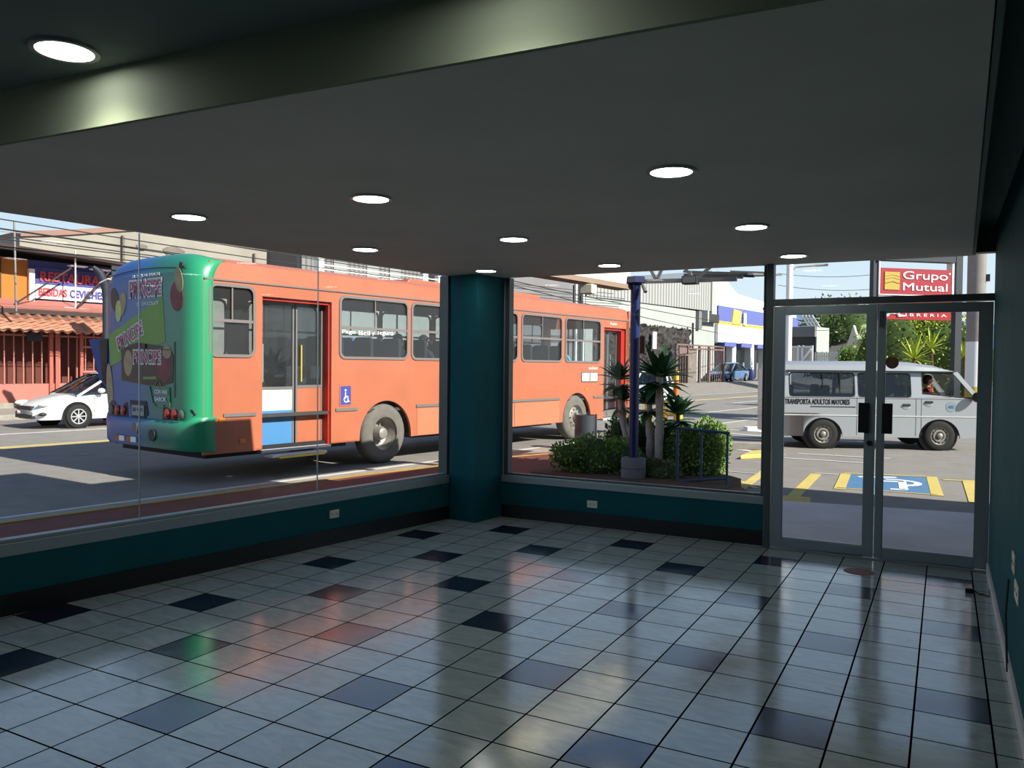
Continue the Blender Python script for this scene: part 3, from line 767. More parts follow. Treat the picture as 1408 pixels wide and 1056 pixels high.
def blob(cx, cz, rx, rz, rot=0, n=22):
    c, s = math.cos(rot), math.sin(rot)
    return [(cx+rx*math.cos(t)*c-rz*math.sin(t)*s, cz+rx*math.cos(t)*s+rz*math.sin(t)*c) for t in [2*PI*k/n for k in range(n)]]
decal('printed_panel', [(-2.42, 2.22), (-.80, 2.78), (-.72, 2.1), (-1.2, 2.02), (-2.36, 1.72)], 'lime')
decal('printed_biscuit', blob(-2.22, 2.78, .12, .20, .3), 'choc', .001)
decal('printed_nut', blob(-1.98, 2.70, .11, .19, -.3), 'nut', .002)
decal('printed_nut', blob(-2.1, 2.60, .09, .17, .0), 'nut_green', .003)
decal('printed_nut', blob(-.42, 2.76, .17, .22, .2), 'nut_red', .001)
decal('printed_nut', blob(-.36, 3.0, .10, .19, .3), 'nut', .002)
decal('printed_bar', [(-2.02, 2.02), (-1.5, 2.10), (-.62, 2.02), (-.50, 1.9), (-.52, 1.50), (-.9, 1.42), (-2.0, 1.50)], 'choc', .001)
decal('printed_biscuit', blob(-1.80, 1.78, .13, .2), 'nut', .002)
decal('printed_biscuit', blob(-.75, 1.72, .18, .22), 'nut_red', .002)
decal('printed_biscuit', blob(-.68, 1.95, .12, .1), 'nut', .003)
decal('printed_stripe', [(-1.35, 1.53), (-.98, 1.54), (-.98, 1.58), (-1.35, 1.57)], 'lime', .003)
decal('printed_biscuit', blob(-2.38, 1.35, .10, .42, .1), 'nut', .001)
decal('printed_biscuit', blob(-2.28, 1.02, .13, .16), 'choc', .002)
def rtext(s, m, x, z, w, h, rot=0, bold=.03, dy=.004):
    return text('printed_lettering', s, m, rear, (x, YR-dy, z), (math.cos(rot), 0, math.sin(rot)), (-math.sin(rot), 0, math.cos(rot)), w, h, .004, bold)
for x, z, w, h, rot in ((-1.74, 2.80, .90, .24, 0), (-2.08, 1.98, .78, .20, .33), (-1.62, 1.78, .76, .19, 0)):
    c, s_ = math.cos(rot), math.sin(rot)
    def loc(a, b): return (x+a*c-b*s_, z+a*s_+b*c)
    a_, b_ = loc(-.03, -.03)
    rtext('PRINCIPE', 'white_panel', a_, b_, w+.06, h+.06, rot, .085, .003)
    rtext('PRINCIPE', 'pink', x, z, w, h, rot, .0, .008)
rtext('EL MEJOR SABOR', 'white', -1.66, 3.08, .80, .06, 0, .02); rtext('DE CHOCOLATE', 'white', -1.52, 2.66, .62, .05, 0, .02)
tagp = [(-1.16, 1.44), (-.60, 1.42), (-.58, 1.14), (-.95, 1.12), (-1.06, 1.18)]
mb = MB()
for i in range(5):
    a = tagp[i]; b = tagp[(i+1) % 5]; mb.bar((a[0], YR, a[1]), (b[0], YR, b[1]), .022, None, .008)
mb.bar((-1.0, YR, 1.44), (-.9, YR, 1.54), .02, None, .008); mb.bar((-.9, YR, 1.54), (-.82, YR, 1.44), .02, None, .008)
obj('printed_tag', mb, 'lime', rear)
rtext('CON MAS', 'white', -1.02, 1.32, .36, .065, 0, .03); rtext('SABOR', 'white', -1.02, 1.21, .33, .065, 0, .03)
mb = MB(); mb.tube([(x, -.055-.0, 3.13+.09*(1-((x+1.3)/1.3)**2)) for x in [-.2-.11*k for k in range(21)]], .008, n=6); obj('panel_seam', mb, 'dark_slot', rear)
mb = MB(); mb.lathe([(0, 0), (.045, 0), (.045, .03)], (-.32, -.07, 3.21), (0, 1, 0), n=14); obj('rear_camera', mb, 'dark_slot', rear)
mb = MB(); mb.bar((-2.1, -.075, 2.02), (-.6, -.075, 1.98), .012); mb.bar((-.47, -.075, 2.1), (-.47, -.075, 1.28), .016); mb.box((-1.5, -.09, 2.0), (-1.45, -.07, 2.08)); mb.box((-1.3, -.09, 2.0), (-1.26, -.07, 2.07))
obj('engine_hatch_seam', mb, 'dark_slot', rear)
# bumper
bo = [(.03, .26), (.03, .12), (0, .02), (-.08, -.06), (-.2, -.11), (-.4, -.13), (-2.2, -.13), (-2.4, -.11), (-2.52, -.06), (-2.6, .02), (-2.63, .12), (-2.63, .26)]
mb = MB(); vs = []
for dz, sh in ((.50, .05), (.56, .01), (.84, 0), (.92, .02), (.94, .06)):
    for x, y in bo: vs.append((x, y+sh, dz+(.06 if abs(x+1.3) > 1.2 and dz > .8 else 0)))
n = len(bo); mb.add(vs, [(i*n+j, i*n+j+1, (i+1)*n+j+1, (i+1)*n+j) for i in range(4) for j in range(n-1)])
bp = obj('rear_bumper', mb, 'wrap', bus, smooth=50)
mb = MB(); mb.lathe([(0, 0), (.09, 0), (.09, .03)], (-.98, -.15, .70), (0, 1, 0), n=24); obj('tow_cover', mb, 'dark_slot', bp)
mb = MB(); mb.box((-1.56, -.14, .70), (-1.42, -.12, .86)); obj('bumper_hatch', mb, 'bus_grey', bp)
for x0 in (-2.1, -1.75): 
    mb = MB(); mb.box((x0, -.14, .56), (x0+.14, -.12, .64)); mb.box((x0+.14, -.14, .56), (x0+.3, -.12, .64), 'white'); obj('reflector', mb, 'lamp_red', bp)
for s in (0, 1):
    def mx_(x): return x if not s else -2.6-x
    mb = MB(); mb.prism([(mx_(-.08), -.03, 1.11), (mx_(-.78), -.075, 1.16), (mx_(-.80), -.075, .93), (mx_(-.3), -.075, .89), (mx_(-.05), -.0, 1.04)], (0, .05, 0)); tl = obj('tail_light', mb, 'dark_slot', bus)
    for q, m in ((-.66, 'lamp_red'), (-.47, 'lamp_red'), (-.28, 'bus_grey')):
        mb = MB(); mb.lathe([(0, -.02), (.06, -.015), (.078, 0)], (mx_(q), -.088, 1.03), (0, 1, 0), n=20); obj('lens', mb, m, tl, smooth=True)
mb = MB(); mb.prism([(-1.74, -.06, 1.20), (-1.26, -.06, 1.20), (-1.20, -.06, 1.0), (-1.3, -.06, .94), (-1.70, -.06, .94)], (0, -.02, 0)); rc = obj('plate_recess', mb, 'dark_slot', bus)
mb = MB(); mb.box((-1.66, -.095, .97), (-1.30, -.082, 1.13)); obj('licence_plate', mb, 'grey_light', rc); text('plate_lettering', 'SJB 9872', 'sign_blue', rc, (-1.63, -.097, 1.02), (1, 0, 0), (0, 0, 1), .30, .07, .004, .02)
# open side flap at the left rear corner
mb = MB(); mb.prism([(-2.60, .05, 2.18), (-3.02, -.10, 2.16), (-2.82, -.02, 1.5), (-2.62, .05, 1.30)], (.0, .03, 0)); mb.prism([(-2.64, .02, 2.16), (-2.80, -.04, 2.15), (-2.74, -.02, 1.5), (-2.66, .02, 1.4)], (.0, .01, 0), 'choc'); obj('side_flap', mb, 'flap_blue', bus)
mb = MB(); mb.tube([(-2.60, .2, 3.12), (-2.78, .1, 3.16), (-2.95, .05, 3.1)], .015, n=8); obj('antenna_bracket', mb, 'white', bus)
# front end
mb = MB(); fo = [(0, 12.72), (-.02, 12.86), (-.1, 12.95), (-.4, 13.02), (-1.3, 13.05), (-2.2, 13.02), (-2.5, 12.95), (-2.58, 12.86), (-2.6, 12.72)]
def fband(z0, z1, m, name='front_panel'):
    b = MB(); vs = [(x, y, z) for z in (z0, z1) for x, y in fo]; k = len(fo); b.add(vs, [(j, j+1, k+j+1, k+j) for j in range(k-1)]); return obj(name, b, m, bus, smooth=50)
fband(.45, 1.35, 'orange'); fband(1.35, 2.85, 'bus_glass', 'windscreen'); fband(2.85, 3.30, 'orange')
mb = MB(); mb.box((-.03, 12.60, .42), (.0, 12.76, 3.05)); mb.box((-2.60, 12.60, .42), (-2.57, 12.76, 3.05)); mb.add([(x, 12.70, z) for x, z in rp]+[(x*.9-.13, 12.95, z-.12) for x, z in rp], [(j, j+1, len(rp)+j+1, len(rp)+j) for j in range(len(rp)-1)]); obj('front_pillar', mb, 'orange', bus)
for z in (1.38+.12, .9):
    mb = MB(); mb.box((0, 12.66, z-.09), (.02, 12.72, z+.09)); obj('marker_lamp', mb, 'lamp_red', bus)
mb = MB(); mb.tube([(-.02, 12.85, 2.8), (.22, 13.0, 2.85), (.28, 13.0, 2.6)], .015, n=8); mb.box((.22, 12.97, 2.15), (.36, 13.03, 2.62)); obj('wing_mirror', mb, 'black_plastic', bus, bevel=.01)
# seats
def seat(y, x, m='seat_dark'):
    mb = MB(); o2 = rr(x-.22, 1.75, x+.22, 2.28, .08)
    mb.prism([(p[0], y, p[1]) for p in o2], (0, .07, 0)); mb.box((x-.22, y+.07, 1.42), (x+.22, y+.48, 1.52)); mb.box((x-.2, y, 1.0), (x-.16, y+.4, 1.75)); mb.box((x+.16, y, 1.0), (x+.2, y+.4, 1.75))
    return obj('seat', mb, m, bus)
ys = [2.75, 3.45, 4.15, 4.85, 5.55, 6.25, 6.95, 7.65, 8.35, 9.05, 9.75]
for i, y in enumerate(ys):
    for x in (-.32, -.80, -1.82, -2.28): seat(y, x, 'seat_blue' if (i, x) in ((1, -.80), (7, -1.82)) else 'seat_dark')
for i, (y, x) in enumerate(((2.5, -1.9), (5.2, -1.2), (7.9, -1.2), (11.3, -1.0), (2.5, -.3))):
    mb = MB(); mb.tube([(x, y, 1.0), (x, y, 3.2)], .018, n=8); obj('grab_pole', mb, 'yellow' if i in (0, 4) else 'alu', bus)
mb = MB(); mb.box((-2.5, 2.4, 3.2), (-.1, 2.45, 3.25)); mb.box((-2.54, .6, 1.0), (-.3, .65, 1.9)); obj('engine_partition', mb, 'interior', bus)

# ================================================================== VEHICLES
def lerp(a, b, t): return a+(b-a)*t
def interp(tab, x):
    if x <= tab[0][0]: return tab[0][1]
    for (a, b), (c, d) in zip(tab, tab[1:]):
        if x <= c: return lerp(b, d, (x-a)/(c-a))
    return tab[-1][1]
def car_wheel(parent, x, y, R, s, spokes=8, dark=False, name='wheel'):
    w = MB(); w.lathe([(.6*R, -.10), (.85*R, -.11), (.96*R, -.09), (R, -.04), (R, .04), (.96*R, .09), (.85*R, .11), (.6*R, .10), (.6*R, -.10)], (x, y, R), (0, s, 0), n=36, cap=False)
    t = obj(name, w, 'dark_tyre', parent, smooth=True)
    h = MB(); h.lathe([(.63*R, .10), (.60*R, .07), (.57*R, .03), (.3*R, .02), (.0, .02)], (x, y, R), (0, s, 0), 'dark_slot', n=32, cap=False)
    if spokes:
        h.ring([(x+.64*R*math.cos(2*PI*k/32), y+s*.09, R+.64*R*math.sin(2*PI*k/32)) for k in range(32)], [(x+.56*R*math.cos(2*PI*k/32), y+s*.09, R+.56*R*math.sin(2*PI*k/32)) for k in range(32)], (0, s*.015, 0), 'rim_alloy')
        for k in range(spokes):
            a = 2*PI*k/spokes; h.bar((x+.08*R*math.cos(a), y+s*.085, R+.08*R*math.sin(a)), (x+.58*R*math.cos(a), y+s*.09, R+.58*R*math.sin(a)), .10*R, 'rim_alloy', .02, (0, 1, 0))
        h.lathe([(0, .11), (.12*R, .105), (.12*R, .06)], (x, y, R), (0, s, 0), 'rim_alloy', 16)
    else:
        h.lathe([(.62*R, .105), (.58*R, .075), (.45*R, .05), (.40*R, .085), (.30*R, .085), (.22*R, .05), (.18*R, .11), (.08*R, .13), (0, .13)], (x, y, R), (0, s, 0), 'rim', n=32, cap=False)
        for k in range(12):
            a = 2*PI*k/12; h.lathe([(.04*R, 0), (.04*R, .012), (0, .012)], (x+.5*R*math.cos(a), y+s*.058, R+.5*R*math.sin(a)), (0, s, 0), 'dark_slot', 8)
    obj('rim', h, 'rim', t, smooth=40)
    return t
def sedan(name, loc, rz, paint, label, group=None, Lc=4.4, W=1.70, H=1.48):
    """x forward from the rear bumper, y across (0 = near side), z up"""
    r = thing(name, loc, rz, label, 'car', group)
    k = Lc/4.4
    belt = [(0, .80), (.10, .92), (.9, .96), (2.9, .92), (3.35, .88), (4.0, .74), (4.28, .62), (4.4, .48)]
    roof = [(.35, .96), (.75, 1.12), (1.15, 1.40), (1.7, H), (2.35, H-.01), (2.75, 1.34), (3.35, .96), (3.5, .90)]
    half = [(0, .74), (.25, .83), (1., .85), (3.4, .85), (4.05, .80), (4.3, .66), (4.4, .50)]
    R = .32; wx = (.82, 3.42)
    st = [0, .04, .12, .25, .45]+[.8+.2*i for i in range(14)]+[3.7, 3.9, 4.05, 4.18, 4.28, 4.35, 4.4]
    b = MB(); vs = []
    for x in st:
        hw = interp(half, x)*W/1.7; zb = .24 if .1 < x < 4.3 else .34; zt = interp(belt, x)
        sec = [(-.92*hw, zb), (-.985*hw, zb+.12), (-hw, .52*zt+.1), (-.985*hw, zt-.10), (-.93*hw, zt-.02), (-.5*hw, zt+.03), (.5*hw, zt+.03), (.93*hw, zt-.02), (.985*hw, zt-.10), (hw, .52*zt+.1), (.985*hw, zb+.12), (.92*hw, zb)]
        vs += [(x*k, W/2+y, z) for y, z in sec]
    n = 12; b.add(vs, [(i*n+j, (i+1)*n+j, (i+1)*n+(j+1) % n, i*n+(j+1) % n) for i in range(len(st)-1) for j in range(n)]+[tuple(range(n)), tuple(range(len(st)*n-1, (len(st)-1)*n-1, -1))])
    body_ = obj('body', b, paint, r, smooth=50)
    # cabin : glass, pillars and roof
    def cab(x):
        z = interp(roof, x); t = (z-.9)/(H-.9); hw = lerp(.80, .60, max(0, t))*W/1.7; return hw, z
    def shell(xs, inset, m, nm, top=False):
        g = MB(); vs = []
        for x in xs:
            hw, z = cab(x); zb = interp(belt, x)-.03; hw -= inset; z -= inset
            lo = .80*W/1.7-inset
            sec = [(-lo, zb), (-hw, z-.05), (-hw*.9, z), (hw*.9, z), (hw, z-.05), (lo, zb)]
            vs += [(x*k, W/2+y, max(zz, zb)) for y, zz in sec]
        m_ = 6; g.add(vs, [(i*m_+j, (i+1)*m_+j, (i+1)*m_+j+1, i*m_+j+1) for i in range(len(xs)-1) for j in range(m_-1)]); return obj(nm, g, m, r, smooth=40)
    shell([.4, .6, .75, .95, 1.15, 1.4, 1.7, 2.0, 2.35, 2.55, 2.75, 3.0, 3.2, 3.45], .0, 'car_glass', 'windows')
    g = MB()
    for s in (-1, 1):
        for xa, xb in ((.42, 1.2), (3.42, 2.45)):
            ha, za = cab(xa); hb, zb2 = cab(xb); g.bar((xa*k, W/2+s*(.80*W/1.7), interp(belt, xa)-.02), (xb*k, W/2+s*(hb+.005), zb2-.03), .07, None, .05)
        hb, zb2 = cab(2.0); g.bar((2.0*k, W/2+s*(.81*W/1.7), .93), (1.95*k, W/2+s*(hb+.01), zb2-.04), .09, 'car_trim', .03)
    xs = [1.15, 1.4, 1.7, 2.0, 2.35, 2.5]
    vs = []
    for x in xs:
        hw, z = cab(x); vs += [(x*k, W/2+y, z+dz) for y, dz in ((-hw-.01, -.06), (-hw*.9, .012), (0, .025), (hw*.9, .012), (hw+.01, -.06))]
    g.add(vs, [(i*5+j, (i+1)*5+j, (i+1)*5+j+1, i*5+j+1) for i in range(5) for j in range(4)])
    obj('roof', g, paint, r, smooth=50)
    for x in wx:
        for s, y in ((-1, .0), (1, W)):
            a = MB(); a.lathe([(0, .0), (R+.06, .0), (R+.065, -.02), (R+.03, -.03)], (x*k, y-s*.0, R+.01), (0, s, 0), n=32); obj('wheel_arch', a, 'black_plastic', r)
            car_wheel(r, x*k, y-s*.045, R, s)
    for s, y in ((-1, .14), (1, W-.14)):
        a = MB(); a.ell((4.16*k, y+(-s)*.02, .66), (.20, .10, .075)); obj('headlight', a, 'lamp_clear', r, smooth=True)
        a = MB(); a.ell((4.24*k, y, .40), (.10, .08, .05)); obj('fog_lamp', a, 'car_trim', r, smooth=True)
        a = MB(); a.ell((.07, y, .80), (.10, .13, .08)); obj('tail_light', a, 'lamp_red', r, smooth=True)
        a = MB(); a.ell((2.85*k, y+s*.26, 1.0), (.09, .12, .07)); a.bar((2.85*k, y+s*.1, .98), (2.85*k, y+s*.24, .98), .03); obj('wing_mirror', a, paint, r, smooth=True)
    a = MB(); a.box((4.30*k, W/2-.42, .50), (4.42*k, W/2+.42, .60)); a.box((4.33*k, W/2-.5, .28), (4.425*k, W/2+.5, .38)); obj('grille', a, 'car_trim', r, bevel=.01)
    a = MB(); a.box((4.40*k, W/2-.17, .40), (4.43*k, W/2+.17, .48)); obj('licence_plate', a, 'grey_light', r)
    for xa in (1.12, 2.0, 2.98):
        a = MB()
        for y in (-.002, W+.0): a.box((xa*k, y, .40), (xa*k+.01, y+.004, .88))
        obj('door_seam', a, 'car_trim', r)
    a = MB()
    for y in (-.012, W): a.box((1.3*k, y, .78), (1.48*k, y+.014, .805)); a.box((2.2*k, y, .76), (2.38*k, y+.014, .785))
    obj('door_handle', a, paint, r)
    return r
# white car going the other way (nose to the left)
cw = S(-19.62, 1.72+4.4, GZ)
sedan('parked_car', S(-21.35, 6.52, GZ), -TH-PI/2, 'car_white', 'white saloon car facing left behind the rear of the bus')
ca = math.radians(-77); cf = Vector((math.cos(ca), math.sin(ca), 0)); cl_ = Vector((-math.sin(ca), math.cos(ca), 0)); pc = onZ(893, 556)
cars2 = sedan('parked_car', pc-cf*4.5-cl_*.85, ca, 'car_white', 'white car showing its bonnet behind the tree trunks right of the blue post', Lc=4.6, H=1.6)
fv, fz = vz(1033, 524, -23.4)
mb = MB(); q = fv-26
for u0, z0, u1, z1 in ((-19.6, GZ+.002, -22.9, fz), (-22.9, fz, -36, fz)):
    mb.prism([S(u0, q+4, z0-.01), S(u0, 120, z0-.01), S(u1, 120, z1), S(u1, q, z1)], (0, 0, -.05))
struct('forecourt', mb, 'asphalt')
sedan('parked_car', S(-25.3, fv, fz), -TH-PI/2, 'car_blue', 'small light blue car parked far off beside the grey gates', Lc=5.4, W=1.8, H=1.6)

# ------------------------------------------------------------------ the van
w0 = onZ(1131, 617); w1_ = onZ(1297, 620); VA = math.atan2(w1_.y-w0.y, w1_.x-w0.x)
van = thing('minivan', w0, VA, 'silver passenger minivan seen through the glass doors', 'van')
WV = 1.68
def vsheet(mb, y0, y1):
    H = []
    polyN = lambda pts: mb.prism([(x, y0, z) for x, z in pts], (0, y1-y0, 0))
    wn = [(-.74, .68), (.76, 1.89)]
    # rows: lower body with arches, belt, pillars, roof rail
    A = [(-.98, .28), (-.46, .28)]
    def arc(cx, R, n=16): return [(cx+R*math.cos(PI-PI*k/n), .28+.42*math.sin(PI-PI*k/n)) for k in range(n+1)]
    low = [(-1.02, .28)]+arc(0, .43)+[(.43, .28)]+arc(2.51, .44)+[(3.42, .30), (3.56, .42), (3.58, .62), (3.50, .86), (3.36, 1.10), (3.24, 1.17), (2.10, 1.17), (-1.08, 1.17), (-1.08, .5)]
    # split to keep faces convex-ish: strips over the arches
    top = .80
    xs = [-1.06, -.43]
    def strip(a, b, zb=.28): mb.box((a, y0, zb), (b, y1, top))
    strip(-1.06, -.43); strip(.43, 2.07); mb.prism([(2.95, y0, .28), (3.42, y0, .30), (3.56, y0, .42), (3.58, y0, .62), (3.53, y0, top), (2.95, y0, top)], (0, y1-y0, 0))
    for cx, R in ((0, .43), (2.51, .44)):
        p = arc(cx, R); hf = len(p)//2
        mb.prism([(a, y0, za) for a, za in p[:hf+1]]+[(p[hf][0], y0, top), (p[0][0], y0, top)], (0, y1-y0, 0))
        mb.prism([(a, y0, za) for a, za in p[hf:]]+[(p[-1][0], y0, top), (p[hf][0], y0, top)], (0, y1-y0, 0))
    mb.prism([(-1.06, y0, top), (3.53, y0, top), (3.50, y0, .88), (3.36, y0, 1.10), (3.22, y0, 1.16), (2.75, y0, 1.19), (2.72, y0, 1.18), (-1.08, y0, 1.18)], (0, y1-y0, 0))
    # upper: inward by tumblehome handled by caller
def vupper(mb, ylow, yhigh, t):
    def q(pts):
        P = []
        for x, z in pts:
            f = (z-1.18)/(1.76-1.18); P.append((x, ylow+(yhigh-ylow)*f, z))
        mb.prism(P, (0, t, 0))
    q([(-1.08, 1.18), (-.74, 1.18), (-.74, 1.70), (-.74, 1.76), (-1.02, 1.76)])
    q([(.68, 1.18), (.76, 1.18), (.76, 1.76), (.68, 1.76)]); q([(1.89, 1.18), (2.14, 1.18), (2.14, 1.76), (1.89, 1.76)])
    q([(-.74, 1.70), (.68, 1.70), (.68, 1.76), (-.74, 1.76)]); q([(.76, 1.70), (1.89, 1.70), (1.89, 1.76), (.76, 1.76)]); q([(2.14, 1.72), (2.84, 1.72), (2.84, 1.76), (2.14, 1.76)])
    q([(2.80, 1.72), (2.90, 1.76), (3.36, 1.18), (3.24, 1.18)])
    q([(2.14, 1.18), (2.75, 1.19), (2.14, 1.26)])
mb = MB(); vsheet(mb, 0, .04); vupper(mb, 0, .10, .03); vsheet(mb, WV-.04, WV); vupper(mb, WV-.03, WV-.13, .03)
# roof, rear, nose, floor
prof = [(-1.04, 1.76), (-1.03, 1.90), (-.9, 1.965), (1.4, 1.975), (1.9, 1.96), (2.45, 1.885), (2.84, 1.77)]
vs = []
for x, z in prof:
    for y, dz in ((.10, -.0), (.13, .07), (.3, 1), (WV-.3, 1), (WV-.13, .07), (WV-.10, 0)):
        vs.append((x, y, 1.76 if dz == 0 else (1.76+(z-1.76)*(.55 if dz == .07 else 1))))
n = 6; mb.add(vs, [(i*n+j, (i+1)*n+j, (i+1)*n+j+1, i*n+j+1) for i in range(len(prof)-1) for j in range(n-1)])
mb.box((-1.08, .02, .3), (-1.04, WV-.02, 1.78)); mb.box((-1.04, .04, .34), (3.4, WV-.04, .40), 'car_trim')
nose = [(3.56, .40), (3.59, .62), (3.53, .82), (3.38, 1.10), (3.26, 1.17)]
vs = [];
for x, z in nose:
    for y, dx in ((.0, -.06), (.15, .02), (WV/2, .07), (WV-.15, .02), (WV, -.06)): vs.append((x+dx, y, z))
mb.add(vs, [(i*5+j, i*5+j+1, (i+1)*5+j+1, (i+1)*5+j) for i in range(4) for j in range(4)])
obj('body', mb, 'car_silver', van, smooth=35)
def vwin(pts, nm='side_window'):
    def q(p):
        f = (p[1]-1.18)/.58; return (p[0], .012+.10*f, p[1])
    g = MB(); g.prism([q(p) for p in pts], (0, .008, 0)) if nm == 'side_window' else g.box((2.13, .02, 1.19), (2.7, .03, 1.30)); o = obj(nm, g, 'van_glass', van)
    g = MB(); c = (sum(p[0] for p in pts)/len(pts), sum(p[1] for p in pts)/len(pts))
    inn = [(c[0]+(p[0]-c[0])*.97, c[1]+(p[1]-c[1])*.92) for p in pts]
    g.ring([(a, b-.016, c_) for a, b, c_ in map(q, pts)], [(a, b-.016, c_) for a, b, c_ in map(q, inn)], (0, .02, 0)); obj('window_seal', g, 'black_plastic', o); return o
a = vwin(rr(-.75, 1.17, .69, 1.71, .08)); vwin(rr(.75, 1.17, 1.90, 1.71, .08))
vwin([(2.13, 1.25), (2.13, 1.73), (2.80, 1.73), (3.25, 1.17), (2.9, 1.19)], 'door_window')
g = MB(); g.box((-.03, .03, 1.2), (-.01, .045, 1.7)); g.box((.35, .03, 1.2), (.37, .045, 1.7)); g.box((1.3, .03, 1.2), (1.32, .045, 1.7)); obj('window_divider', g, 'black_plastic', van)
g = MB(); g.prism([(3.30, .06, 1.17), (3.34, WV/2, 1.17), (3.30, WV-.06, 1.17), (2.86, WV-.16, 1.76), (2.90, WV/2, 1.77), (2.86, .16, 1.76)], (.012, 0, .01)); obj('windscreen', g, 'bus_glass', van)
for s, z, h in ((0, .745, .02), (0, 1.15, .012)):
    g = MB(); g.box((-1.07, -.012, z), (3.45, 0, z+h)); obj('body_line', g, 'white_panel' if z < 1 else 'alu_light', van)
g = MB(); g.box((-.80, -.008, 1.745), (2.84, .11, 1.762)); obj('drip_rail', g, 'car_trim', van)
for x in (.73, 2.0, 2.115):
    g = MB(); g.box((x-.004, -.003, .32), (x+.004, .001, 1.17)); obj('door_seam', g, 'car_trim', van)
g = MB(); g.box((-.28, -.006, .935), (.70, .0, .955)); obj('slide_rail', g, 'car_trim', van)
for x, z in ((1.72, .98), (2.2, 1.05)):
    g = MB(); g.box((x, -.03, z), (x+.15, 0, z+.05)); g.ell((x+.07, .0, z-.03), (.09, .012, .05), 'alu_light'); obj('door_handle', g, 'car_trim', van)
text('van_lettering', 'TRANSPORTA ADULTOS MAYORES', 'black_base', van, (-.84, -.006, .995), (1, 0, 0), (0, 0, 1), 1.41, .12, .004, .022)
g = MB(); g.lathe([(0, 0), (.115, 0), (.115, .006)], (2.75, -.006, .98), (0, 1, 0), n=28)
bd = obj('door_badge', g, 'alu', van)
text('badge_lettering', 'AEC', 'blue_panel', bd, (2.68, -.012, .95), (1, 0, 0), (0, 0, 1), .14, .06, .004, .03)
for x in (0, 2.51):
    g = MB(); g.lathe([(0, -.25), (.42, -.25), (.42, -.03)], (x, .04, .34), (0, -1, 0), n=28); obj('wheel_well', g, 'black_plastic', van)
    car_wheel(van, x, .07, .33, -1, 0); car_wheel(van, x, WV-.07, .33, 1, 0)
g = MB(); g.box((3.45, .12, .66), (3.60, .38, .84)); g.box((3.45, WV-.38, .66), (3.60, WV-.12, .84)); obj('headlight', g, 'lamp_clear', van, bevel=.02)
g = MB(); g.ell((3.22, -.12, 1.2), (.08, .10, .11)); g.bar((3.2, 0, 1.17), (3.2, -.1, 1.18), .03); obj('wing_mirror', g, 'black_plastic', van, smooth=True)
g = MB(); g.tube([(2.84+.17*math.cos(t)*.45, .45+.17*math.sin(t), 1.14+.17*math.cos(t)*.8) for t in [2*PI*k/20 for k in range(21)]], .014, n=8, cap=False); g.tube([(2.84, .45, 1.14), (3.0, .45, .9)], .02, n=8); g.bar((2.84, .29, 1.14), (2.84, .61, 1.14), .02)
obj('steering_wheel', g, 'black_plastic', van, smooth=True)
for x, y in ((2.05, .22), (2.05, 1.0), (1.1, .22), (1.1, 1.0), (.1, .22), (.1, 1.0), (-.7, .22), (-.7, 1.0)):
    g = MB(); g.prism([(x, y, p[1]) if 0 else (x+.0, y+p[0], p[1]) for p in rr(0, .9, .45, 1.42, .08)], (.10, 0, 0)); g.box((x+.08, y, .70), (x+.5, y+.45, .82)); g.box((x+.1, y+.05, .4), (x+.4, y+.4, .7)); obj('seat', g, 'seat_dark', van, bevel=.01)

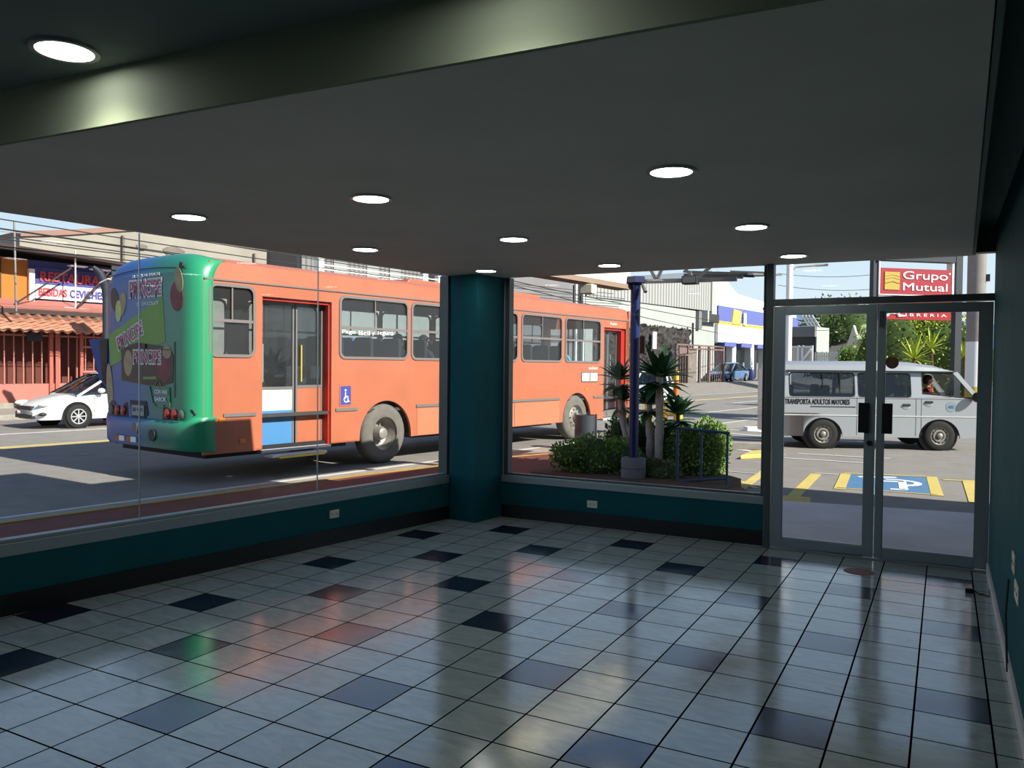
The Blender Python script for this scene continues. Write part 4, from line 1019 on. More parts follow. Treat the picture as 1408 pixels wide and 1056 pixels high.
# ================================================================== PEOPLE
def person(name_label, loc, rz, shirt, arms=None, scale=1., hands=True, group=None):
    """a seated figure: origin on the seat, facing +x"""
    p = thing('person', loc, rz, name_label, 'person', group)
    V_ = []; E_ = []; R_ = []
    def v(co, r, par=None):
        V_.append(Vector(co)*scale); R_.append(r*scale)
        if par is not None: E_.append((par, len(V_)-1))
        return len(V_)-1
    pel = v((0, 0, .10), .13); w = v((-.01, 0, .26), .115, pel); ch = v((0, 0, .44), .13, w); nk0 = v((0, 0, .55), .075, ch); nk = v((.01, 0, .61), .045, nk0)
    h0 = v((.03, 0, .67), .062, nk); h1 = v((.025, 0, .745), .082, h0); h2 = v((.01, 0, .81), .07, h1); v((.125, 0, .725), .010, h1)
    for s in (-1, 1): v((.02, s*.088, .735), .014, h1)
    arms = arms or {-1: [(.10, -.24, .30), (.30, -.18, .20)], 1: [(.10, .24, .30), (.30, .18, .20)]}
    for s in (-1, 1):
        sh = v((0, s*.16, .51), .062, nk0); a = v(Vector((-.01, s*.20, .47)), .052, sh)
        el = v(arms[s][0], .038, a); wr = v(arms[s][1], .024, el)
        d = (Vector(arms[s][1])-Vector(arms[s][0])).normalized(); side = d.cross(Vector((0, 0, 1))).normalized(); upv = side.cross(d)
        pm = v(Vector(arms[s][1])+d*.055, .032, wr)
        base = Vector(arms[s][1])+d*.07
        for q, (off, ln) in enumerate(((-.030, .055), (-.010, .065), (.010, .062), (.030, .048))):
            k1 = v(base+side*off+d*.03, .0095, pm); k2 = v(base+side*off+d*(.03+ln*.5)-upv*.012, .009, k1); v(base+side*off+d*(.03+ln*.8)-upv*.035, .008, k2)
        t1 = v(Vector(arms[s][1])+d*.03+side*(-s*.04), .010, wr); v(Vector(arms[s][1])+d*.07+side*(-s*.055)-upv*.01, .009, t1)
    for s in (-1, 1):
        hp = v((.06, s*.10, .08), .09, pel); kn = v((.44, s*.12, .08), .062, hp); an = v((.46, s*.12, -.33), .04, kn); v((.58, s*.12, -.37), .035, an)
    me = bpy.data.meshes.new('figure'); me.from_pydata([tuple(x) for x in V_], E_, [])
    o = bpy.data.objects.new('figure', me); COL.objects.link(o); o.parent = p
    o.modifiers.new('skin', 'SKIN'); sk_ = me.skin_vertices[0].data
    for i, r in enumerate(R_): sk_[i].radius = (r, r); sk_[i].use_root = (i == 0)
    ss = o.modifiers.new('sub', 'SUBSURF'); ss.levels = 1; ss.render_levels = 1
    me.materials.append(M['skin'])
    # clothing: a slightly larger torso and sleeves, and trousers
    def cloth(nm, chains, m):
        vv = []; ee = []; rr2 = []
        idx = {}
        for ch_ in chains:
            prev = None
            for co, r in ch_:
                key = tuple(round(c, 4) for c in co)
                if key not in idx: idx[key] = len(vv); vv.append(Vector(co)*scale); rr2.append(r*scale)
                if prev is not None: ee.append((prev, idx[key]))
                prev = idx[key]
        m2 = bpy.data.meshes.new(nm); m2.from_pydata([tuple(x) for x in vv], ee, []); c = bpy.data.objects.new(nm, m2); COL.objects.link(c); c.parent = p
        c.modifiers.new('skin', 'SKIN')
        for i, r in enumerate(rr2): m2.skin_vertices[0].data[i].radius = (r, r); m2.skin_vertices[0].data[i].use_root = (i == 0)
        s2 = c.modifiers.new('sub', 'SUBSURF'); s2.levels = 1; s2.render_levels = 1
        m2.materials.append(M[m]); return c
    ch1 = [((0, 0, .08), .145), ((-.01, 0, .26), .13), ((0, 0, .44), .148), ((0, 0, .55), .085)]
    chs = [ch1]
    for s in (-1, 1):
        a0 = Vector((-.01, s*.20, .47)); e0 = Vector(arms[s][0]); mid = a0.lerp(e0, .75)
        chs.append([((0, 0, .55), .085), ((0, s*.16, .51), .076), (tuple(a0), .066), (tuple(mid), .052)])
    cloth('shirt', chs, shirt)
    chs = []
    for s in (-1, 1): chs.append([((0, 0, .07), .15), ((.06, s*.10, .08), .102), ((.44, s*.12, .08), .074), ((.46, s*.12, -.30), .052)])
    cloth('trousers', chs, 'shirt_dark')
    hb = MB(); hb.ell((.0, 0, .80), (.098, .092, .085)); hb.ell((-.035, 0, .745), (.075, .088, .085)); hb.xf(Matrix.Scale(scale, 4)); obj('hair', hb, 'hair', p, smooth=True)
    for s in (-1, 1):
        eb = MB(); eb.ell((.104, s*.032, .75), (.012, .014, .008)); eb.xf(Matrix.Scale(scale, 4)); obj('eye', eb, 'dark_slot', p, smooth=True)
    return p
# driver of the van, hands on the wheel
vx = Vector((math.cos(VA), math.sin(VA), 0)); vy = Vector((-math.sin(VA), math.cos(VA), 0))
person('van driver in a patterned red shirt with both hands on the wheel', w0+vx*2.42+vy*.45+Vector((0, 0, .80)), VA, 'shirt_red', {-1: [(.18, -.24, .34), (.42, -.16, .36)], 1: [(.18, .24, .34), (.42, .16, .36)]})
def inbus(x, y, z=1.50): return BUS+NV*x+DV*y+Vector((0, 0, z))
for y, x, sh, lb in ((4.35, -.32, 'shirt_white', 'passenger in a white shirt in the third bus window'), (5.05, -.32, 'shirt_dark', 'passenger in a dark shirt seated near the corner column edge'),
                     (8.55, -.80, 'shirt_dark', 'dark-haired passenger in the middle of the fifth bus window'), (9.95, -.32, 'shirt_cyan', 'passenger in a pale turquoise shirt in the window before the front door')):
    person(lb, inbus(x, y), PI/2-TH, sh, hands=False)
person('bus driver in a dark shirt seated at the front of the bus', inbus(-1.9, 11.6, 1.45), PI/2-TH, 'shirt_dark', {-1: [(.2, -.24, .34), (.44, -.16, .36)], 1: [(.2, .24, .34), (.44, .16, .36)]})

# ================================================================== CANOPY, POSTS AND PLANTS BEFORE THE SHOP
pb = Vector((-2.70, 4.18, 0))
t = thing('canopy_post', pb+Vector((0, 0, 0)), 0, 'blue round canopy post standing on a grey concrete drum', 'post')
mb = MB(); mb.lathe([(.072, .25), (.072, 3.0)], n=28); obj('pole', mb, 'post_blue', t, smooth=True)
mb = MB(); mb.lathe([(0, -.02), (.18, -.02), (.185, .0), (.185, .135), (.172, .145), (.185, .155), (.185, .29), (.17, .31), (0, .31)], n=36); obj('concrete_base', mb, 'post_base', t, smooth=True)
mb = MB(); mb.lathe([(.075, 2.90), (.15, 2.94), (.15, 3.03), (.0, 3.04)], n=6); obj('cap_plate', mb, 'post_blue', t)
t = thing('canopy_truss', (-2.6, 4.18, 2.955), 0, 'grey steel truss running right from the head of the blue post', 'truss')
mb = MB(); mb.bar((0, 0, .0), (1.40, .0, -.02), .05, None, .06); obj('bottom_chord', mb, 'steel_grey', t)
mb = MB(); mb.bar((-.1, 0, .42), (1.6, 0, .42), .05, None, .06); obj('top_chord', mb, 'steel_grey', t)
for a, b in ((0, .22), (.42, .22), (.42, .8), (1.2, .8)):
    mb = MB(); mb.bar((a, 0, .42 if a != 1.2 else .3), (b, 0, .0), .04, None, .04); obj('web_bar', mb, 'steel_grey', t)
mb = MB(); vs = []
for k in range(13):
    tt = k/12; x = .55+tt*.95; z = .05+.13*math.sin(tt*PI*.5)*(1-tt)+.05
    vs += [(x, .25, .09+.08*(1-tt)), (x, 3.0, .36-.0*tt)]
mb.add(vs, [(2*i, 2*i+2, 2*i+3, 2*i+1) for i in range(12)])
o = obj('roof_sheet', mb, 'steel_grey', t); q = o.modifiers.new('s', 'SOLIDIFY'); q.thickness = .03
for k in range(4):
    mb = MB(); mb.bar((.55+.1*k, .3+.55*k, .10+.07*k), (1.42+.05*k, .3+.55*k, .04+.07*k), .05, None, .05); obj('purlin', mb, 'steel_grey', t)
t = thing('floodlight', (-1.85, 4.12, 2.97), 0, 'dark square floodlight hanging under the grey truss', 'floodlight')
mb = MB(); mb.box((-.11, -.08, -.09), (.11, .08, .03)); obj('housing', mb, 'dark_post', t, bevel=.01)
mb = MB(); mb.box((-.015, -.02, .02), (.015, .02, .10)); obj('bracket', mb, 'steel_grey', t)
mb = MB(); mb.box((-.09, -.085, -.075), (.09, -.08, .015)); obj('lens', mb, 'steel_grey', t)
t = thing('security_camera', (-2.56, 4.14, 2.86), 0, 'small grey camera on the right side of the blue post', 'camera')
mb = MB(); mb.tube([(-.03, 0, .06), (.0, -.02, .02)], .012, n=8); obj('bracket', mb, 'steel_grey', t)
mb = MB(); mb.tube([(-.01, -.01, .03), (.05, -.06, -.07)], .028, n=12); obj('camera_body', mb, 'steel_grey', t)
# deep cream beam along the street edge of the canopy
bA = S(-3.42, .62); bB = Vector((-2.80, 4.2, 0)); d = (bB-bA).normalized(); n = Vector((d.y, -d.x, 0))
t = thing('canopy_beam', bA+Vector((0, 0, 2.82)), math.atan2(d.y, d.x), 'cream canopy beam running from the shop to the blue post', 'beam')
L_ = (bB-bA).length
mb = MB(); mb.box((0, -.02, .09), (L_, .18, .5)); obj('beam_face', mb, 'cream', t)
mb = MB(); mb.box((0, -.05, .02), (L_, .22, .09)); obj('bottom_lip', mb, 'canopy_lip', t)
t = obj('sign_lamp', MB().box((-.09, -.09, -.13), (.09, .09, .0)), 'cream', bevel=.01); t.location = (bA.lerp(bB, .62)) + Vector((0, 0, 2.82)); tag(t, 'small box lamp under the lip of the cream canopy beam', 'lamp')
# unseen slab over the entrance, added to shade the pavement and sidewalk
mb = MB(); mb.prism([Vector((p.x, p.y, 3.46)) for p in (S(-1.05, .70), S(-1.05, 4.62), Vector((16, 4.45, 0)), Vector((16, .6, 0)))], (0, 0, .12)); struct('canopy_shade_slab', mb, 'roof_slab')
# railing
rA, rB = Vector((-2.03, 4.2, 0)), Vector((-1.30, 4.2, 0))
t = thing('handrail', rA, 0, 'low blue tube railing in front of the round bush', 'railing')
for x in (0, .355, .73):
    mb = MB(); mb.tube([(x, 0, -.1), (x, 0, .76)], .018 if x else .022, n=10); obj('upright', mb, 'rail_blue', t, smooth=True)
mb = MB(); mb.tube([(-.01, 0, .785), (.76, 0, .745)], .022, n=10); obj('top_rail', mb, 'rail_blue', t, smooth=True)
mb = MB(); mb.tube([(0, 0, .0), (.73, 0, .09)], .018, n=10); obj('bottom_rail', mb, 'rail_blue', t, smooth=True)
# litter bin
t = thing('litter_bin', (-5.36, 8.6, GZ), 0, 'grey cylindrical litter bin in front of the front bus wheel', 'bin')
mb = MB(); mb.lathe([(0, .05), (.22, .05), (.23, .75), (.21, .75), (.20, .1), (0, .1)], n=30); obj('bin_body', mb, 'bin_grey', t, smooth=40)
for s in (-1, 1):
    mb = MB(); mb.tube([(s*.24, 0, 0), (s*.24, 0, .78)], .02, n=8); obj('support_post', mb, 'bin_grey', t)
# bushes
LV = [(0, 0, 0), (.5, .28, .06), (1, 0, 0), (.5, -.28, .06)]
def bush(name, loc, r, m, label, cat='bush', n=1500, leaf=.055, seed=1, core='bush_core', group=None, lumps=7):
    rnd = random.Random(seed)
    t = thing(name, loc, 0, label, cat, group)
    lp = [(Vector((rnd.uniform(-.55, .55)*r[0], rnd.uniform(-.5, .5)*r[1], rnd.uniform(.35, .75)*r[2])), rnd.uniform(.42, .6)) for _ in range(lumps)]
    core_ = MB()
    for c, s in lp: core_.ell(c, (r[0]*s*.86, r[1]*s*.86, r[2]*s*.8), None, 10, 7)
    core_.ell((0, 0, r[2]*.42), (r[0]*.75, r[1]*.75, r[2]*.5), None, 12, 8)
    obj('branches', core_, core, t, smooth=True)
    mb = MB(); V_ = []; F_ = []
    for i in range(n):
        c, s = rnd.choice(lp+[(Vector((0, 0, r[2]*.42)), .8)])
        u = rnd.uniform(-1, 1); f = rnd.uniform(0, 2*PI); q = math.sqrt(1-u*u)
        dv = Vector((q*math.cos(f), q*math.sin(f), u)); k = rnd.uniform(.86, 1.06)
        p = c+Vector((dv.x*r[0]*s*k, dv.y*r[1]*s*k, dv.z*r[2]*(s if s < .7 else .55)*k))
        if p.z < .01: p.z = rnd.uniform(.01, .1)
        ax = (dv+Vector((rnd.gauss(0, .6), rnd.gauss(0, .6), rnd.gauss(0.25, .6)))).normalized(); sd = ax.orthogonal().normalized(); sd.rotate(Matrix.Rotation(rnd.uniform(0, 2*PI), 3, ax)); up = ax.cross(sd)
        l = leaf*rnd.uniform(.7, 1.3); o_ = len(V_)
        for a, b, e in LV: V_.append(p+ax*(a*l)+sd*(b*l)+up*(e*l))
        F_.append((o_, o_+1, o_+2, o_+3))
    mb.add(V_, F_); obj('leaves', mb, m, t, merge=False)
    return t
bush('hedge_bush', (-3.42, 4.55, -.02), (.72, .52, .50), 'leaf_mid', 'low clipped bush at the left end of the planter, before the bin', n=4600, leaf=.06, seed=2)
bush('hedge_bush', (-3.25, 5.75, -.02), (.55, .5, .72), 'leaf_dark', 'dark bush behind the forked tree, left of the blue post', n=3000, leaf=.07, seed=3)
bush('hedge_bush', (-2.45, 5.6, -.02), (.5, .45, .62), 'leaf_dark', 'dark bush behind the tall pale trunk right of the blue post', n=2600, leaf=.07, seed=4)
bush('hedge_bush', (-1.95, 5.25, -.02), (.46, .46, .70), 'leaf_mid', 'round bright green bush behind the blue railing', n=4600, leaf=.06, seed=5)
bush('hedge_bush', (-2.35, 4.45, -.05), (.36, .3, .26), 'leaf_olive', 'small grey-green shrub at the foot of the railing', n=1800, leaf=.05, seed=6)
# dracaena-like trees: pale painted trunks with rosettes of blades
def blades(mb, c, n, L, w, rnd, up0=.2, up1=1.2, droop=.5):
    for i in range(n):
        f = 2*PI*i*.381966*1.0+rnd.uniform(-.3, .3); e = lerp(up0, up1, (i+.5)/n)
        d = Vector((math.cos(f)*math.cos(e), math.sin(f)*math.cos(e), math.sin(e))); sd = Vector((-math.sin(f), math.cos(f), 0))
        l = L*rnd.uniform(.8, 1.15); P = []; p = Vector(c)
        for k, ww in enumerate((.35, .9, 1., .7, .05)):
            up = sd.cross(d).normalized()*-1
            P.append((p-sd*w*ww/2+Vector((0, 0, w*.18*ww)), p.copy(), p+sd*w*ww/2+Vector((0, 0, w*.18*ww))))
            p = p+d*(l/4); d = (d+Vector((0, 0, -droop*.22*(1.2-e*.5)))).normalized()
        vs = [q for r_ in P for q in r_]; fs = []
        for k in range(4):
            for j in range(2): fs.append((3*k+j, 3*k+j+1, 3*k+4+j, 3*k+3+j))
        mb.add(vs, fs)
def rosette_tree(loc, trunks, label, seed, bark='bark_white', leafm='leaf_dark'):
    rnd = random.Random(seed); t = thing('dracaena_tree', loc, 0, label, 'tree', 'rosette trees in the planter')
    for pts, r0, r1, cr in trunks:
        P = [Vector(p) for p in pts]; Q = []
        for a, b in zip(P, P[1:]):
            for k in range(4): Q.append(a.lerp(b, k/4)+Vector((rnd.uniform(-.006, .006), rnd.uniform(-.006, .006), 0)))
        Q.append(P[-1]); m_ = len(Q)
        mb = MB(); mb.tube(Q, [lerp(r0, r1, k/(m_-1))*(1+.13*math.sin(k*2.1+seed)) for k in range(m_)], n=10); obj('trunk', mb, bark, t, smooth=True)
        if cr:
            n_, L, w_ = cr; mb = MB(); blades(mb, P[-1]-Vector((0, 0, .05)), n_, L, w_, rnd); blades(mb, P[-1]-Vector((0, 0, .16)), n_//2, L*.9, w_, rnd, -.5, .3); obj('leaves', mb, leafm, t, smooth=True)
    return t
rosette_tree((-3.02, 5.0, 0), [([(0, 0, -.02), (-.06, 0, .35), (-.20, 0, .90), (-.24, 0, 1.50)], .05, .035, (26, .40, .11)), ([(.02, -.03, .02), (.0, 0, .5), (-.14, .05, .75), (-.20, .08, 1.15)], .045, .03, (14, .36, .10))],
             'forked tree with pale trunks left of the blue post', 11)
rosette_tree((-2.56, 4.95, 0), [([(0, 0, -.05), (-.0, 0, .15), (.02, 0, .8), (.0, 0, 1.55)], .085, .055, (34, .56, .13))], 'tallest pale-trunked tree just right of the blue post', 12)
rosette_tree((-2.76, 5.15, 0), [([(0, 0, -.02), (.0, 0, .45), (-.03, 0, .80), (-.03, 0, 1.10)], .07, .05, (24, .40, .13))], 'pale trunk half hidden behind the blue post with drooping crown', 13)
rosette_tree((-2.36, 5.25, 0), [([(0, 0, -.02), (.01, 0, .5), (.02, 0, .95)], .03, .03, (24, .46, .13))], 'short dark-stemmed tree with broad leaves over the railing', 14, 'bark_brown')

# ------------------------------------------------------------------ yellow guard frame and bollards
yb = onZ(928, 612)
t = thing('guard_post', Vector((-3.80, 10.0, GZ)), 0, 'tall yellow guard post with an orange band behind the trees', 'post', None)
mb = MB(); mb.lathe([(.055, 0), (.055, 1.70), (0, 1.75)], n=16); obj('pipe', mb, 'yellow', t, smooth=True)
mb = MB(); mb.lathe([(.058, 1.1), (.058, 1.5)], n=16); obj('band', mb, 'orange_paint', t, smooth=True)
t = thing('guard_post', Vector((-3.68, 9.9, GZ)), 0, 'short yellow guard post beside the end of the railing', 'post', None)
mb = MB(); mb.lathe([(.06, 0), (.06, .86), (0, .90)], n=16); obj('pipe', mb, 'yellow', t, smooth=True)
t = thing('crash_barrier', Vector((-4.15, 10.0, GZ)), 0, 'yellow and orange steel guard frame with slanting bars behind the tree trunks', 'guard frame')
for x in (-.33, .12):
    mb = MB(); mb.tube([(x, 0, 0), (x, 0, 1.05)], .04, n=10); obj('upright', mb, 'yellow', t, smooth=True)
mb = MB(); mb.box((-.42, -.04, .74), (.40, .04, .84)); obj('top_bar', mb, 'yellow', t)
for i, (x0, x1, z0, z1) in enumerate(((-.34, -.18, .2, .66), (-.12, .05, .05, .62), (.0, .14, .1, .7), (-.38, -.2, .0, .4), (-.2, -.3, .45, .74), (.08, .28, .0, .52))):
    mb = MB(); mb.bar((x0, -.03, z0), (x1, -.03, z1), .07, None, .03); obj('slanted_bar', mb, 'orange_paint' if i % 2 else 'yellow', t)

# ================================================================== ACROSS THE AVENUE
class Bld:
    """a building in the street frame: boxes are given as (u, v, z) in street coordinates"""
    def __init__(s, name, u, v, label, cat='building', group=None, z=GZ):
        s.o = Vector((u, v, z)); s.t = thing(name, S(u, v, z), -TH, label, cat, group)
    def p(s, u, v, z): return (u-s.o.x, v-s.o.y, z-s.o.z)
    def box(s, nm, a, b, m, par=None, **k):
        mb = MB(); mb.box(s.p(*a), s.p(*b)); return obj(nm, mb, m, par or s.t, **k)
    def boxes(s, nm, L, m, par=None, **k):
        mb = MB()
        for a, b in L: mb.box(s.p(*a), s.p(*b))
        return obj(nm, mb, m, par or s.t, **k)
    def prism(s, nm, pts, h, m, par=None):
        mb = MB(); mb.prism([s.p(*q) for q in pts], h); return obj(nm, mb, m, par or s.t)
# --- red house with barred front (left)
h = Bld('house', -27.8, 0, 'red house with barred front, tiled awning and orange upper floor behind the white car')
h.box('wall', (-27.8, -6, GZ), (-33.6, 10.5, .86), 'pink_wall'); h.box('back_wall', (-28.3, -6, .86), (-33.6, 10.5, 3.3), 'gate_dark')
h.box('plinth', (-27.6, -6, GZ), (-27.8, 10.5, .22), 'kerb_concrete')
for v in (-5.0, -1.2, 2.6, 5.85, 6.05, 6.9, 7.75, 9.6):
    h.box('gate_post', (-27.85, v, .0), (-27.72, v+.12, 2.9), 'gate_pink')
bars = [v for v in [-5.8+.30*k for k in range(54)]]
for v in bars:
    h.box('gate_bar', (-27.82, v, .86), (-27.78, v+.035, 2.9), 'bars_pink')
h.boxes('gate_rail', [((-27.84, -6, 1.62+.9), (-27.78, 10.4, 2.58)), ((-27.84, 6.9, 2.15), (-27.76, 7.9, 2.22)), ((-27.84, 6.95, 1.25), (-27.76, 7.5, 1.32))], 'bars_pink')
h.box('letter_box', (-27.8, 7.0, .85), (-27.65, 7.4, 1.25), 'gate_dark'); h.box('number_plate', (-27.75, 5.1, 2.35), (-27.7, 5.6, 2.62), 'dark_post')
# wavy tile awning
mb = MB(); vs = []; m_ = 0
for k in range(0, 420):
    v = -6+k*.04; wv = .045*math.sin(v*2*PI/.34)
    for u, z in ((-26.75, 2.70), (-27.3, 2.98), (-27.9, 3.30)): vs.append(h.p(u, v, z+wv))
mb.add(vs, [(3*i+j, 3*i+j+1, 3*i+4+j, 3*i+3+j) for i in range(419) for j in range(2)])
aw = obj('tiled_awning', mb, 'tile_roof', h.t, smooth=True); q = aw.modifiers.new('s', 'SOLIDIFY'); q.thickness = .05
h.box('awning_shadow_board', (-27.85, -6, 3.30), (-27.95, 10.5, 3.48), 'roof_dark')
h.prism('terrace_roof', [(-27.85, -6, 3.45), (-29.2, -6, 3.85), (-29.2, 10.5, 3.85), (-27.85, 10.5, 3.45)], (0, 0, .04), 'pink_wall')
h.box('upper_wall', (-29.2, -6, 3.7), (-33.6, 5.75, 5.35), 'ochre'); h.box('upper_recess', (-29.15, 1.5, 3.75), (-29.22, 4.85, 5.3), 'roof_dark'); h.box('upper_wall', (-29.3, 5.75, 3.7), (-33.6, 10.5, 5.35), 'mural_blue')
h.box('corner_post', (-29.0, 5.72, 3.7), (-29.15, 5.9, 5.0), 'white')
h.prism('roof', [(-28.0, -6, 5.72), (-28.0, 3.5, 5.62), (-28.0, 10.5, 5.28), (-33.6, 10.5, 5.6), (-33.6, -6, 6.0)], (0, 0, .10), 'roof_dark')
h.boxes('roof_light_strip', [((-28.4, 6.9, 5.18), (-28.7, 7.5, 5.22)), ((-28.4, 7.7, 5.13), (-28.7, 8.4, 5.17))], 'white_bright')
bnr = h.box('mural', (-29.22, 6.0, 3.95), (-29.28, 9.6, 5.1), 'mural_blue'); h.box('mural_field', (-29.2, 6.0, 3.95), (-29.23, 9.6, 4.48), 'mural_white', bnr)
def htext(s_, m, v, z, w, hh, u=-29.18, par=None, b=h, bold=.03):
    return text('sign_lettering', s_, m, par or b.t, b.p(u, v, z), (0, 1, 0), (0, 0, 1), w, hh, .02, bold)
htext('RESTAURANTE', 'mural_red', 6.15, 4.60, 3.0, .36, par=bnr); htext('BEBIDAS', 'mural_red', 6.1, 4.06, 1.0, .3, par=bnr); htext('CEVICHES', 'mural_blue', 7.2, 4.06, 1.3, .3, par=bnr)
for k, (va, vb) in enumerate(((4.9, 6.9), (7.0, 8.3))):
    mb = MB(); mb.bar(h.p(-28.2, va, 3.62), h.p(-28.4, vb, 5.1), .05); obj('strut_shadow', mb, 'roof_dark', h.t)  # dark bars stand in for the slanting strut shadows on the house
mb = MB(); mb.bar(h.p(-28.3, 7.0, 3.55), h.p(-28.3, 7.0, 5.75), .045); mb.bar(h.p(-28.3, 6.6, 3.62), h.p(-28.3, 7.5, 3.6), .05); obj('white_mast', mb, 'white_bright', h.t)
mb = MB(); mb.bar(h.p(-26.9, 4.45, 3.2), h.p(-26.9, 4.4, 6.3), .05); mb.bar(h.p(-26.9, 4.0, 5.9), h.p(-26.9, 4.8, 5.95), .03); obj('mast', mb, 'steel_grey', h.t)
# hanging sign and lamp post beyond the bus tail
t = Bld('hanging_sign', -24.6, 6.35, 'small hanging sign, red with yellow top, left of the bus roof', 'sign')
t.box('board', (-24.6, 6.45, 3.75), (-24.7, 7.05, 4.25), 'sign_red2'); t.box('top_field', (-24.58, 6.45, 4.25), (-24.7, 7.05, 4.55), 'sign_gold'); t.box('lower_field', (-24.58, 6.45, 3.58), (-24.7, 7.05, 3.75), 'gate_dark'); t.box('hanger', (-24.62, 6.5, 4.5), (-24.66, 7.0, 4.9), 'dark_post')
lp = Bld('street_pole', -22.0, 6.5, 'dark street pole with a curved head showing behind the bus tail', 'pole')
P0 = onU(146, 470, -22.0); vv = P0.dot(DV)
mb = MB(); mb.tube([lp.p(-22, vv, GZ), lp.p(-22, vv, 3.6)], .10, n=12); mb.tube([lp.p(-22, vv, 3.6), lp.p(-22, vv-.03, 4.0), lp.p(-22, vv-.2, 4.35), lp.p(-22, vv-.38, 4.5)], [.10, .12, .12, .05], n=12); obj('pole', mb, 'dark_post', lp.t, smooth=True)
# --- large weathered beige building behind
b = Bld('warehouse', -34, 7.4, 'large weathered beige building with a pink top edge above the bus')
tp = [vz(x, y, -34) for x, y in ((27, 317.5), (60, 317), (95, 316), (125, 314), (153, 312), (200, 308), (300, 303), (392, 300))]
lo = [vz(x, y, -34) for x, y in ((27, 325), (60, 324.5), (95, 323), (125, 321), (153, 319), (200, 316), (300, 311), (392, 308))]
b.prism('wall', [(-34, tp[0][0], GZ), (-34, tp[-1][0], GZ)]+[(-34, v, z) for v, z in reversed(lo)], (-8, 0, 0), 'beige_wall')
mb = MB()
for k in range(7): mb.prism([b.p(-33.9, *lo[k]), b.p(-33.9, *lo[k+1]), b.p(-33.9, *tp[k+1]), b.p(-33.9, *tp[k])], (-8.2, 0, 0))
obj('roof_edge', mb, 'pink_trim', b.t)
for v0, z0, rx, rz in ((14.2, 6.9, .5, .35), (15.0, 6.3, .3, .6), (12.6, 7.0, .25, .15), (13.3, 6.4, .4, .12), (16.4, 6.7, .5, .2)):
    mb = MB(); mb.prism([b.p(-33.97, v0+rx*math.cos(t_)*(1+.3*math.sin(3*t_)), z0+rz*math.sin(t_)) for t_ in [2*PI*k/14 for k in range(14)]], (.01, 0, 0)); obj('wall_stain', mb, 'stain', b.t)
for v0 in (11.6, 18.6): b.box('downpipe', (-33.8, v0, GZ), (-33.95, v0+.1, 7.4), 'stain')
# --- balcony building
b = Bld('balcony_building', -30, 19.6, 'grey building with a long white railed balcony above the bus')
b.box('wall', (-31.6, 19.6, GZ), (-40, 28.95, 9.0), 'corrugated_grey'); b.box('wall', (-30.0, 19.6, GZ), (-31.6, 28.95, 5.3), 'grey_light')
b.box('balcony_edge', (-29.9, 19.6, 5.78), (-30.1, 28.95, 5.90), 'white'); b.box('balcony_floor', (-30.0, 19.6, 5.3), (-31.6, 28.95, 5.45), 'grey_light')
for v in (19.55, 27.3, 28.6): b.box('balcony_column', (-29.9, v, 5.3), (-30.2, v+.42, 9.0 if v < 20 else 6.95), 'white_bright')
for z in (5.98, 6.22, 6.46, 6.68): b.box('balcony_rail', (-29.98, 19.9, z), (-30.04, 28.95, z+.05), 'white_bright')
for k in range(36): b.box('baluster', (-29.98, 20.1+k*.24, 5.45), (-30.03, 20.16+k*.24, 6.0), 'white')
for v in (22.0, 24.4, 26.2): b.box('balcony_door', (-31.52, v, 5.45), (-31.6, v+.9, 7.9), 'interior')
# --- plain grey wall block
b = Bld('grey_block', -26, 29, 'plain grey building wall above the middle of the bus')
b.box('wall', (-26.2, 29, GZ), (-36, 37.6, 9.5), 'grey_wall')
for v in (37.7, 38.6): b.box('white_post', (-26.0, v, GZ), (-26.15, v+.16, 9.5), 'white')
b.box('dark_gap', (-26.3, 38.2, GZ), (-26.5, 38.8, 9), 'interior_dark')
# --- ribbed grey building with rock wall
b = Bld('ribbed_building', -26, 39, 'grey building with a tall ribbed metal facade right of the blue post')
b.prism('ribbed_facade', [(-26, 39, 6.35), (-26, 59.5, 6.55), (-26, 59.5, 9.05), (-26, 39, 7.15)], (-10, 0, 0), 'corrugated')
b.box('lower_wall', (-26.1, 39, GZ), (-36, 60.6, 6.4), 'grey_light'); b.box('corner_strip', (-25.9, 59.5, 6.3), (-36, 60.6, 9.05), 'grey_light')
b.box('vent_box', (-25.6, 58.0, 5.55), (-26, 60.4, 6.25), 'interior_dark'); b.box('vent_frame', (-25.5, 57.7, 5.5), (-26, 58.0, 6.5), 'grey_light')
b.box('wall_pier', (-25.8, 56.6, 4.9), (-26.1, 57.2, 6.4), 'grey_wall')
r = Bld('rock_wall', -25.7, 40, 'dark rough volcanic stone wall in front of the ribbed building', 'wall')
mb = MB(); rnd = random.Random(5)
nv, nz = 90, 24; vs = []
for i in range(nv+1):
    for j in range(nz+1):
        vs.append(r.p(-25.9+rnd.uniform(-.16, .16), 40+i*15.2/nv, GZ+j*4.95/nz+(rnd.uniform(-.12, .12) if j == nz else 0)))
mb.add(vs, [(i*(nz+1)+j, (i+1)*(nz+1)+j, (i+1)*(nz+1)+j+1, i*(nz+1)+j+1) for i in range(nv) for j in range(nz)]); obj('stone_face', mb, 'rock', r.t)
r.box('wall_core', (-26.05, 40, GZ), (-26.1, 55.2, 4.7), 'rock')
r.box('white_sign', (-25.5, 47.7, 3.0), (-25.6, 48.3, 4.3), 'white')
